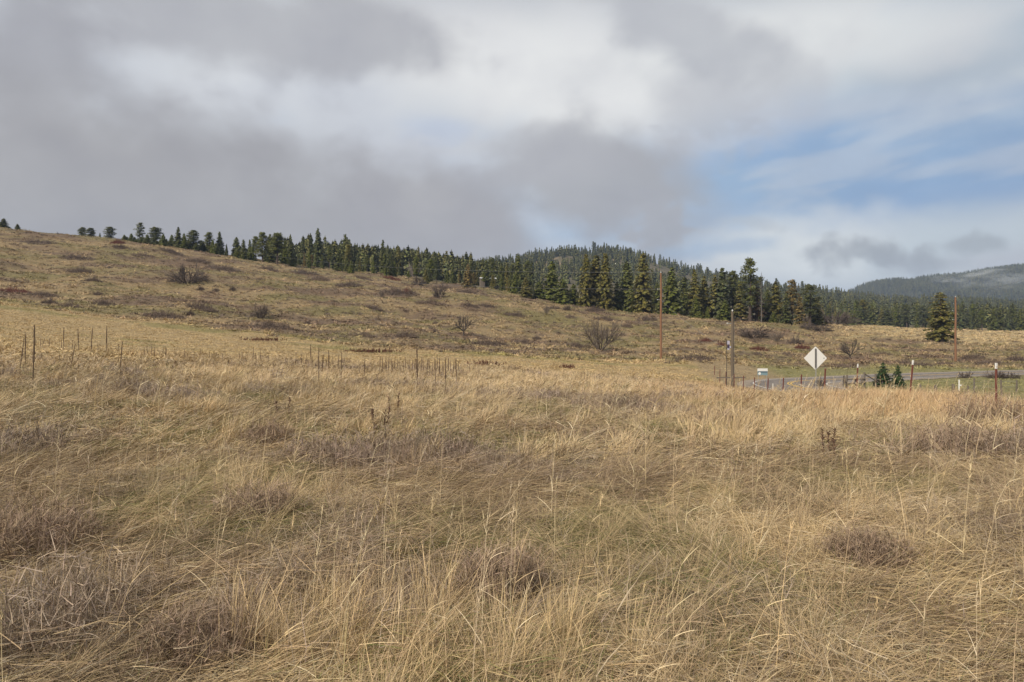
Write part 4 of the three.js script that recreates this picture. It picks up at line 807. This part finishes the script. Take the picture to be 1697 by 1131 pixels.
{
  const m = mat(0.145, 0.066, 0.038, 0.95, VC);
  [[436, 566, 44, 'rust-brown strip of dried dock at the far left of the meadow'], [612, 585, 76, 'longest rust-brown strip of dried dock behind the stalks'], [801, 607, 46, 'short thick rust-brown strip of dried dock in the meadow centre'], [1000 - 60, 611, 20, 'faint small rust-brown dock strip under the big bare shrub']].forEach(([px, y, w, label], i) => {
    const d = depthAt(px, y, 30, 110), x = X(px, d), o = new THREE.Mesh(dockGeo(1600 + i, Math.round(w * 2.6), w / F * d), m); o.position.set(x, H(x, -d) - 0.05, -d); add(o, 'dried_dock'); tag(o, label, 'weeds', 'dried dock in the meadow');
  });
  // bushy dead weeds in the grass
  const weedPlant = (seed, stalks, h) => { const r = rng(seed), b = new MB(); for (let i = 0; i < stalks; i++) { const a = r() * 6.28, l = 0.02 + 0.05 * r(), top = h * (0.7 + 0.3 * r()), x = Math.cos(a) * l * 2, z = Math.sin(a) * l * 2; b.tube([[x, 0, z], [x * 1.3, top * 0.5, z * 1.3], [x * 1.6, top, z * 1.6]], [0.006, 0.005, 0.003], 4, [1, 1, 1]); for (let j = 0; j < 48; j++) { const t = 0.35 + 0.65 * r(), k0 = 0.7 + 0.6 * r(); blade(b, [x * (1 + 0.6 * t), top * t, z * (1 + 0.6 * t)], r() * 6.28, 0.03 + 0.05 * r(), 0.6 + 0.5 * r(), 0.6, 0.008, [k0, k0, k0], 2, r); } } return b.geo(); };
  [[630, 668, 11.5, 5, 'bushy rust-brown dead weed standing in the middle grass'], [655, 646, 15, 2, 'thin rust-brown dead weed behind the bushy one'], [467, 655, 14, 2, 'small rust-brown dead weed left of the bushy one'], [1372, 700, 9.5, 2, 'dark thin dead weed in the grass below the diamond sign'], [1388, 712, 9.3, 2, 'short leaning dead weed right of the dark thin one']].forEach(([px, yt, d, n, label], i) => {
    const x = X(px, d), y = H(x, -d), h = clamp(YAT(yt, d) - y, 0.35, 1.1), o = new THREE.Mesh(weedPlant(1650 + i, n, h), mat(0.18, 0.11, 0.072, 0.95, VC)); o.position.set(x, y - 0.02, -d); add(o, 'dead_weed_plant'); tag(o, label, 'weed');
  });
  // broad mounds of grey dead brush in the near grass
  const gm = mat(0.31, 0.225, 0.15, 0.95, VC);
  [[50, 905, 0.46, 0.25, 'broad grey-brown mound of dead brush at the left edge of the grass'], [445, 740, 0.36, 0.24, 'grey dead weed mound behind the golden grass clump'], [430, 858, 0.34, 0.2, 'low grey dead weed mound left of the middle'], [830, 985, 0.26, 0.2, 'small grey dead weed mound in the centre foreground'], [1600, 752, 0.7, 0.3, 'dark dead brush mound below the nearest red post'], [1200, 700, 0.6, 0.24, 'grey dead weed mound in the middle distance below the road bend'], [330, 1085, 0.28, 0.16, 'flat grey dead weed mat at the bottom left'], [1440, 925, 0.28, 0.15, 'grey dead weed mound in the right foreground'], [1640, 690, 0.8, 0.5, 'grey tangled weed bush right beside the nearest red post']].forEach(([px, y, rad, h, label], i) => {
    const d = EYE / ((y - CY) / F), x = X(px, d), o = new THREE.Mesh(weed(1700 + i, Math.round(900 * Math.min(1, 4 / d + 0.35)), rad, h * 1.5, 0.0016 + d * 0.00022), gm); o.position.set(x, H(x, -d) - 0.01, -d); add(o, 'dead_brush'); tag(o, label, 'weeds');
  });
}
// ------------------------------------------------------------------ road furniture, fences, poles
const grey = mat(0.42, 0.41, 0.39, 0.55, { metalness: 0.5 }), darkSteel = mat(0.12, 0.115, 0.11, 0.6), white = mat(0.78, 0.77, 0.73, 0.5), rustRed = mat(0.17, 0.05, 0.035, 0.75), woodGrey = mat(0.15, 0.125, 0.10, 0.95), poleWood = mat(0.225, 0.115, 0.062, 0.9), poleGrey = mat(0.14, 0.11, 0.08, 0.95), black = mat(0.02, 0.02, 0.022, 0.6), porcelain = mat(0.6, 0.6, 0.58, 0.3), wireMat = mat(0.16, 0.16, 0.16, 0.5);
const bx = (w, h, d, x = 0, y = 0, z = 0) => new THREE.BoxGeometry(w, h, d).translate(x, y, z);
const cyl = (r0, r1, h, x, y, z, n = 10) => new THREE.CylinderGeometry(r1, r0, h, n).translate(x, y + h / 2, z);
{ // diamond warning sign seen from behind
  const d = 37, x = X(1352.5, d), y0 = H(x, -d) - 0.2, g = group('road_sign', x, y0, -d, 0.05), cy = YAT(594, d) - y0, s = 0.914, sh = new THREE.Shape(), q = s / 2, c = 0.05;
  sh.moveTo(-q + c, -q); sh.lineTo(q - c, -q); sh.quadraticCurveTo(q, -q, q, -q + c); sh.lineTo(q, q - c); sh.quadraticCurveTo(q, q, q - c, q); sh.lineTo(-q + c, q); sh.quadraticCurveTo(-q, q, -q, q - c); sh.lineTo(-q, -q + c); sh.quadraticCurveTo(-q, -q, -q + c, -q);
  const plate = new THREE.ExtrudeGeometry(sh, { depth: 0.004, bevelEnabled: false }).rotateZ(Math.PI / 4).translate(0, cy, -0.05);
  const p = part(g, 'plate', plate, white); p.userData.label = 'bare pale back of a diamond sign plate';
  part(p, 'sticker', bx(0.07, 0.035, 0.002, 0.47, cy + 0.0, -0.0445), darkSteel);
  part(g, 'post', mergeGeometries([bx(0.05, cy - 0.5, 0.012, 0, (cy - 0.5) / 2, 0), bx(0.012, cy - 0.5, 0.04, 0, (cy - 0.5) / 2, -0.022)]), grey);
  part(g, 'bracket', mergeGeometries([bx(0.075, 1.04, 0.02, 0, cy + 0.0, -0.02), bx(0.03, 1.04, 0.03, 0, cy, 0.005)]), darkSteel);
  for (const k of [-0.3, 0.3]) part(g, 'bolt', cyl(0.012, 0.012, 0.02, 0, 0, 0, 6).rotateX(Math.PI / 2).translate(0, cy + k, 0.02), grey);
  tag(g, 'white back of a diamond road sign on a steel post', 'road sign');
}
{ // small property sign beyond the bend
  const d = 66, x = X(1264, d), y0 = H(x, -d) - 0.1, g = group('notice_board', x, y0, -d, 0.06), w = 17 / F * d, top = YAT(611, d) - y0, bot = YAT(622.3, d) - y0, h = top - bot;
  part(g, 'board', bx(w, h, 0.03, 0, bot + h / 2, 0), mat(0.20, 0.30, 0.33, 0.6));
  part(g, 'header', bx(w + 0.02, h * 0.4, 0.036, 0, top - h * 0.2, 0.002), white);
  part(g, 'picture', bx(w * 0.94, h * 0.22, 0.034, 0, bot + h * 0.48, 0.0015), mat(0.09, 0.14, 0.17, 0.6));
  part(g, 'emblem', cyl(0.13, 0.13, 0.01, 0, 0, 0, 24).rotateX(Math.PI / 2).translate(-w * 0.3, bot + h * 0.26, 0.016), white);
  for (const s of [-1, 1]) part(g, 'leg', bx(0.03, bot + 0.05, 0.03, s * w * 0.42, (bot + 0.05) / 2, -0.004), grey);
  tag(g, 'small roadside notice board with white header and blue-green picture', 'sign');
}
const FX = (d) => 9.6 + 0.155 * d;
{ // red steel posts along the field edge
  const P = [[12.6, null, 0, 1], [17.5, 1652, 0, 1], [22, 1508, 0.11, 1], [27, 1420, 0.05, 1], [31, 1366, 0.06, 0], [35, 1327, 0.05, 0], [39, 1297, 0.06, 0], [43, 1272, 0.05, 0], [47, 1250, 0.03, 0], [52, 1232, 0.02, 0], [56, 1217, 0.0, 0], [60, 1203, 0.02, 0], [65, 1193, 0.02, 0], [70, 1184, 0.03, 0]];
  const g = group('steel_post_fence', 0, 0, 0), tops = [];
  const tg = mergeGeometries([bx(0.05, 1.75, 0.008, 0, 1.75 / 2 - 0.4, 0), bx(0.008, 1.75, 0.036, 0, 1.75 / 2 - 0.4, -0.02), ...Array.from({ length: 18 }, (_, i) => bx(0.012, 0.02, 0.008, 0, 0.1 + i * 0.068, 0.007))]), cap = mergeGeometries([bx(0.054, 0.15, 0.012, 0, 1.285, 0), bx(0.012, 0.15, 0.04, 0, 1.285, -0.02)]);
  for (const [d, px, lean, capd] of P) {
    const x = px ? X(px, d) : FX(d), y = H(x, -d), m = part(g, 'post', tg, rustRed); m.position.set(x, y, -d); m.rotation.z = -lean; m.rotation.y = 0.3;
    if (d > 30) m.scale.set(1.3, 1, 1.3);
    if (capd) part(m, 'post_tip', cap, white);
    tops.push([x + lean * 1.3, y, -d, lean]);
  }
  for (const hh of [1.22, 0.9, 0.55, 0.25]) { const b = new MB(), pts = []; tops.forEach(([x, y, z, l], i) => { pts.push([x - l * (1.3 - hh), y + hh, z + 0.01]); const n = tops[i + 1]; if (n) pts.push([(x + n[0]) / 2, (y + n[1]) / 2 + hh - 0.04, (z + n[2]) / 2]); }); b.tube(pts, pts.map(() => 0.0022), 3, [1, 1, 1]); part(g, 'wire', b.geo(), wireMat); }
  tag(g, 'wire fence of rusty red steel posts with white tips', 'fence');
  const rail = part(g, 'brace_rail', bx(2.4, 0.09, 0.09), woodGrey), d = 57; rail.position.set(X(1212, d), H(X(1212, d), -d) + 1.0, -d);
}
{ // wooden pasture fence
  const g = group('pasture_fence', 0, 0, 0), P = [[1525, 46, 1.15], [1551, 42, 1.35], [1581, 44, 1.3], [1604, 46, 1.0], [1615, 49, 1.15], [1660, 47, 1.0], [1685, 49, 0.9]], pts = [];
  P.forEach(([px, d, h], i) => { const x = X(px, d), y = H(x, -d), r = i === 1 || i === 2 ? 0.1 : 0.06, o = part(g, 'post', cyl(r, r * 0.9, h + 0.3, 0, -0.3, 0, 8), woodGrey); o.position.set(x, y, -d); o.rotation.z = (i % 3 - 1) * 0.03; pts.push([x, y, -d]); });
  for (const hh of [0.85, 0.5]) { const b = new MB(); b.tube(pts.map(([x, y, z]) => [x, y + hh, z + 0.08]), pts.map(() => 0.006), 3, [1, 1, 1]); part(g, 'wire', b.geo(), wireMat); }
  tag(g, 'weathered wooden post fence round the small green pasture', 'fence');
  const d = 52, x = X(1590, d), o = new THREE.Mesh(mergeGeometries([bx(0.1, 0.95, 0.03, 0, 0.4, 0), bx(0.24, 0.1, 0.02, 0.08, 0.45, 0)]), white); o.position.set(x, H(x, -d), -d); add(o, 'marker_post'); tag(o, 'white marker stake in the small green pasture', 'marker');
  const d2 = 54.5, x2 = X(1281, d2), o2 = new THREE.Mesh(mergeGeometries([bx(0.09, 0.75, 0.02, 0, 0.3, 0), bx(0.07, 0.12, 0.026, 0, 0.58, 0)]), mat(0.55, 0.53, 0.48, 0.7)); o2.position.set(x2, H(x2, -d2), -d2); add(o2, 'marker_post'); tag(o2, 'white roadside marker on the outer edge of the bend', 'marker');
}
{ // rustic rail fence with two old wagon wheels inside the bend
  const g = group('rail_fence', 0, 0, 0), d = 58.5, P = [[1403, 1.15], [1418, 0.85], [1433, 1.35], [1452, 1.2], [1463, 0.8]].map(([px, h]) => { const x = X(px, d + (px - 1400) * 0.02), z = -(d + (px - 1400) * 0.02); return [x, H(x, z), z, h]; });
  P.forEach(([x, y, z, h], i) => { const o = part(g, 'post', cyl(0.09, 0.08, h + 0.2, 0, -0.2, 0, 8), woodGrey); o.position.set(x, y, z); o.rotation.z = (i - 2) * 0.03; });
  const bar = (a, b, ha, hb) => { const m = new MB(); m.tube([[a[0], a[1] + ha, a[2] + 0.1], [b[0], b[1] + hb, b[2] + 0.1]], [0.055, 0.05], 7, [1, 1, 1], true); part(g, 'rail', m.geo(), woodGrey); };
  bar(P[0], P[2], 0.8, 0.8); bar(P[0], P[2], 0.4, 0.45); bar(P[2], P[4], 1.2, 0.15); bar(P[3], P[4], 0.7, 0.6);
  tag(g, 'weathered rail fence with a diagonal brace before the spruces', 'fence');
  [[1399.5, 0.34, 1.35], [1429, 0.36, 1.1]].forEach(([px, R, turn], i) => {
    const x = X(px, d - 0.6), z = -(d - 0.6), w = group('wagon_wheel', x, H(x, z) + R + 0.45, z, turn);
    part(w, 'rim', new THREE.TorusGeometry(R, 0.045, 6, 28), woodGrey); part(w, 'hub', cyl(0.075, 0.075, 0.16, 0, -0.08, 0, 10).rotateX(Math.PI / 2), woodGrey);
    for (let k = 0; k < 10; k++) part(w, 'spoke', bx(0.035, R - 0.06, 0.03, 0, R / 2, 0).rotateZ(k / 10 * 6.2832), woodGrey);
    const st = part(w, 'stand', bx(0.06, R + 0.65, 0.06, 0, -(R + 0.65) / 2 - 0.05, -0.08), woodGrey); st.name = 'stand';
    tag(w, i ? 'old wooden wagon wheel by the diagonal brace' : 'old wooden wagon wheel at the left end of the rail fence', 'wheel', 'old wagon wheels');
  });
}
tree('young_spruce', 'spruce', 'spruce', 1463, 600, 60, 25, 'taller of two small dark spruces inside the road bend', 'young spruces');
tree('young_spruce', 'spruce', 'spruce', 1488, 605, 57.5, 20, 'shorter of two small dark spruces inside the road bend', 'young spruces').rotation.y = 2.1;
// utility poles
const poleTops = {};
function pole(key, x, z, top, r, m, label, arm) {
  const y = H(x, z) - 0.3, h = top - y, g = group('utility_pole', x, y, z);
  const b = new MB(), P = [], R = []; for (let i = 0; i <= 8; i++) { P.push([Math.sin(i * 1.3) * 0.015, h * i / 8, Math.cos(i * 1.1) * 0.015]); R.push(lerp(r, r * 0.66, i / 8)); } b.tube(P, R, 12, [1, 1, 1], true);
  part(g, 'shaft', b.geo(), m);
  const ins = new THREE.LatheGeometry([[0.02, 0], [0.06, 0.02], [0.05, 0.06], [0.075, 0.09], [0.05, 0.13], [0.06, 0.16], [0.0, 0.2]].map(([a, c]) => new THREE.Vector2(a, c)), 10);
  part(g, 'insulator', ins.clone().translate(0, h, 0), porcelain);
  for (const a of arm) { const bo = part(g, 'bracket', bx(0.36, 0.05, 0.05, -0.2, h - a, 0), grey); part(bo, 'insulator', ins.clone().scale(0.8, 0.8, 0.8).rotateZ(Math.PI / 2).translate(-0.36, h - a, 0), porcelain); }
  part(g, 'ground_wire', bx(0.02, h * 0.9, 0.015, r * 0.9, h * 0.45, r * 0.35), wireMat);
  poleTops[key] = [x, y + h, z]; tag(g, label, 'utility pole');
}
pole('a', X(1095.5, 90), -90, YAT(453, 90), 0.165, poleWood, 'orange-brown utility pole standing at the foot of the hill', [2.1, 3.5]);
pole('b', X(1214, 59), -59, YAT(517, 59), 0.15, poleGrey, 'shorter grey-brown pole at the fence left of the bend', [1.0]);
pole('c', X(1584, 107), -107, YAT(493, 107), 0.175, poleWood, 'orange-brown utility pole beside the lone fir', [2.1, 3.5]);
pole('d', X(2100, 30), -30, 8.2, 0.16, poleWood, 'roadside utility pole beyond the right edge of the view', [1.5]);
pole('e', X(292, 236), -236, YAT(392, 236), 0.17, poleGrey, 'thin utility pole among the trees of the hill crest', [1.5]);
function wire(a, b, sag, drop, r, label) {
  const A = poleTops[a], B = poleTops[b], m = new MB(), P = []; for (let i = 0; i <= 24; i++) { const t = i / 24; P.push([lerp(A[0], B[0], t), lerp(A[1], B[1], t) - drop - sag * 4 * t * (1 - t), lerp(A[2], B[2], t)]); }
  m.tube(P, P.map(() => r), 3, [1, 1, 1]); const o = new THREE.Mesh(m.geo(), wireMat); add(o, 'power_line'); tag(o, label, 'power line', 'overhead power lines');
}
wire('a', 'e', 3.5, -0.15, 0.016, 'highest overhead wire running up to the wood from the brown pole');
wire('a', 'e', 4.2, 2.1, 0.016, 'middle overhead wire running up to the wood from the brown pole');
wire('a', 'c', 0.9, -0.15, 0.012, 'upper overhead wire between the two orange-brown poles');
wire('a', 'c', 1.1, 2.1, 0.012, 'lower overhead wire between the two orange-brown poles');
wire('c', 'd', 0.7, -0.15, 0.012, 'overhead wire climbing to the right from the pole by the lone fir');
wire('a', 'b', 0.4, 3.5, 0.01, 'service wire from the brown pole down to the shorter pole');
{ // thin staff with fluttering ribbons by the shorter pole
  const d = 60, x = X(1204.5, d), y = H(x, -d) - 0.1, top = YAT(563, d) - y, g = group('flag_staff', x, y, -d), lav = mat(0.52, 0.50, 0.62, 0.8), dk = mat(0.05, 0.035, 0.08, 0.8);
  part(g, 'staff', cyl(0.028, 0.02, top, 0, 0, 0, 8), black);
  const cloth = (w, h, x0, y0, s) => { const p = new THREE.PlaneGeometry(w, h, 6, 8), a = p.attributes.position; for (let i = 0; i < a.count; i++) a.setZ(i, Math.sin(a.getX(i) * 14 + a.getY(i) * 9 + s) * 0.05); p.translate(x0, top - y0, 0); p.computeVertexNormals(); return p; };
  part(g, 'ribbon', cloth(0.24, 0.34, 0.13, 0.28, 0), lav); part(g, 'ribbon', cloth(0.22, 0.3, 0.17, 0.58, 2), dk); part(g, 'ribbon', cloth(0.2, 0.16, 0.34, 0.66, 3), lav); part(g, 'ribbon', cloth(0.2, 0.18, 0.16, 0.82, 4), lav);
  tag(g, 'thin dark staff with lavender and dark ribbons by the shorter pole', 'flag');
}
// farm buildings glimpsed over the crest
function shed(px, d, ytop, w, depth, h, label, roofc) {
  const x = X(px, d), y = YAT(ytop, d) - h, g = group('farm_building', x, y, -d, 0.25), wh = h * 0.62, wall = mat(0.16, 0.13, 0.10, 0.9), roof = mat(...roofc, 0.5);
  part(g, 'wall', bx(w, wh + 4, depth, 0, wh / 2 - 2, 0), wall);
  const b = new MB(), o = 0.3; b.quad([-w / 2 - o, wh - 0.1, depth / 2 + o], [w / 2 + o, wh - 0.1, depth / 2 + o], [w / 2 + o, h, 0], [-w / 2 - o, h, 0], [1, 1, 1]); b.quad([-w / 2 - o, h, 0], [w / 2 + o, h, 0], [w / 2 + o, wh - 0.1, -depth / 2 - o], [-w / 2 - o, wh - 0.1, -depth / 2 - o], [1, 1, 1]);
  part(g, 'roof', b.geo(), roof);
  for (const s of [-0.28, 0.25]) { const win = part(g, 'window', bx(w * 0.12, wh * 0.35, 0.06, w * s, wh * 0.55, depth / 2 + 0.02), mat(0.05, 0.06, 0.08, 0.1)); part(win, 'window_frame', mergeGeometries([bx(w * 0.14, 0.08, 0.08, w * s, wh * 0.55 + wh * 0.19, depth / 2 + 0.02), bx(w * 0.14, 0.08, 0.08, w * s, wh * 0.55 - wh * 0.19, depth / 2 + 0.02)]), white); }
  tag(g, label, 'building');
}
shed(297, 252, 402, 4.5, 4, 3.4, 'small white building between trees on the hill crest', [0.62, 0.62, 0.6]);
shed(324, 262, 404.5, 7, 5, 3.0, 'second pale building glimpsed behind the crest trees', [0.6, 0.6, 0.6]);
shed(799, 238, 460, 1.5, 2, 0.9, 'left white roof at the edge of the dark wood', [0.55, 0.55, 0.55]);
shed(816, 242, 460.5, 2.0, 2, 0.9, 'right white roof at the edge of the dark wood', [0.55, 0.55, 0.55]);
// dead standing tree
{
  const d = 184, x = X(1262, d), y = H(x, -d) - 0.1, h = YAT(451, d) - y, b = new MB(), r = rng(91), g = group('dead_tree', x, y, -d), P = [], R = [];
  for (let i = 0; i <= 8; i++) { P.push([Math.sin(i) * 0.06, h * i / 8, Math.cos(i * 1.7) * 0.06]); R.push(lerp(0.17, 0.025, i / 8)); } b.tube(P, R, 7, [1, 1, 1]);
  part(g, 'trunk', b.geo(), bark[2]);
  const br = new MB(); for (let i = 0; i < 46; i++) { const t = 0.25 + 0.72 * r(), a = r() * 6.28, l = (1.2 - t) * 1.9 * (0.5 + 0.7 * r()), p = [0, h * t, 0], e = [Math.cos(a) * l, h * t + l * (r() - 0.35) * 0.7, Math.sin(a) * l]; br.tube([p, e], [0.05, 0.015], 4, [1, 1, 1]); br.tube([[e[0] * 0.6, lerp(p[1], e[1], 0.6), e[2] * 0.6], [e[0] * 0.8 + (r() - 0.5) * 0.5, e[1] + 0.3 * (r() - 0.3), e[2] * 0.8 + (r() - 0.5) * 0.5]], [0.03, 0.01], 3, [1, 1, 1]); }
  part(g, 'branches', br.geo(), bark[2]); tag(g, 'bare grey dead tree beside the tallest pine', 'tree');
}
{ // thin veils of mist clinging to the mountain side
  const W = 512, Hh = 256, tex = (sd) => { const a = new Uint8Array(W * Hh * 4); for (let j = 0; j < Hh; j++) for (let i = 0; i < W; i++) { const u = i / W, v = j / Hh, w = fbm2(u * 4 + sd, v * 4, 3), n = fbm2(u * 3.2 + w * 1.4 + sd, v * 4.5 + w * 1.2 - u * 1.5, 5), e = Math.sin(Math.PI * u) ** 0.8 * Math.sin(Math.PI * v) ** 0.9, q = 255 * clamp(e * (0.2 + sstep(-0.1, 0.45, n)) * 0.2), o = (j * W + i) * 4; a[o] = a[o + 1] = a[o + 2] = q; a[o + 3] = 255; } const t = new THREE.DataTexture(a, W, Hh); t.magFilter = THREE.LinearFilter; t.needsUpdate = true; return t; };
  [[1640, 457, 1400, 190, 46, 3], [1690, 470, 1360, 170, 40, 8], [1585, 466, 1450, 110, 26, 14]].forEach(([px, py, d, wpx, hpx, sd], k) => {
    const w = wpx / F * d, h = hpx / F * d, g = new THREE.PlaneGeometry(w, h, 24, 12), p = g.attributes.position;
    for (let i = 0; i < p.count; i++) p.setZ(i, -Math.max(0, p.getY(i)) * 1.2 + noise2(p.getX(i) * 0.012 + sd, p.getY(i) * 0.02) * 60);
    g.computeVertexNormals();
    const o = new THREE.Mesh(g, mat(0.72, 0.76, 0.8, 1, { transparent: true, alphaMap: tex(sd) })); o.position.set(X(px, d), YAT(py, d), -d); add(o, 'mist'); tag(o, ['widest veil of mist on the mountain side', 'low veil of mist at the right foot of the mountain', 'small veil of mist on the left shoulder of the mountain'][k], 'mist', null, 'stuff');
  });
}
renderer.render(scene, camera);
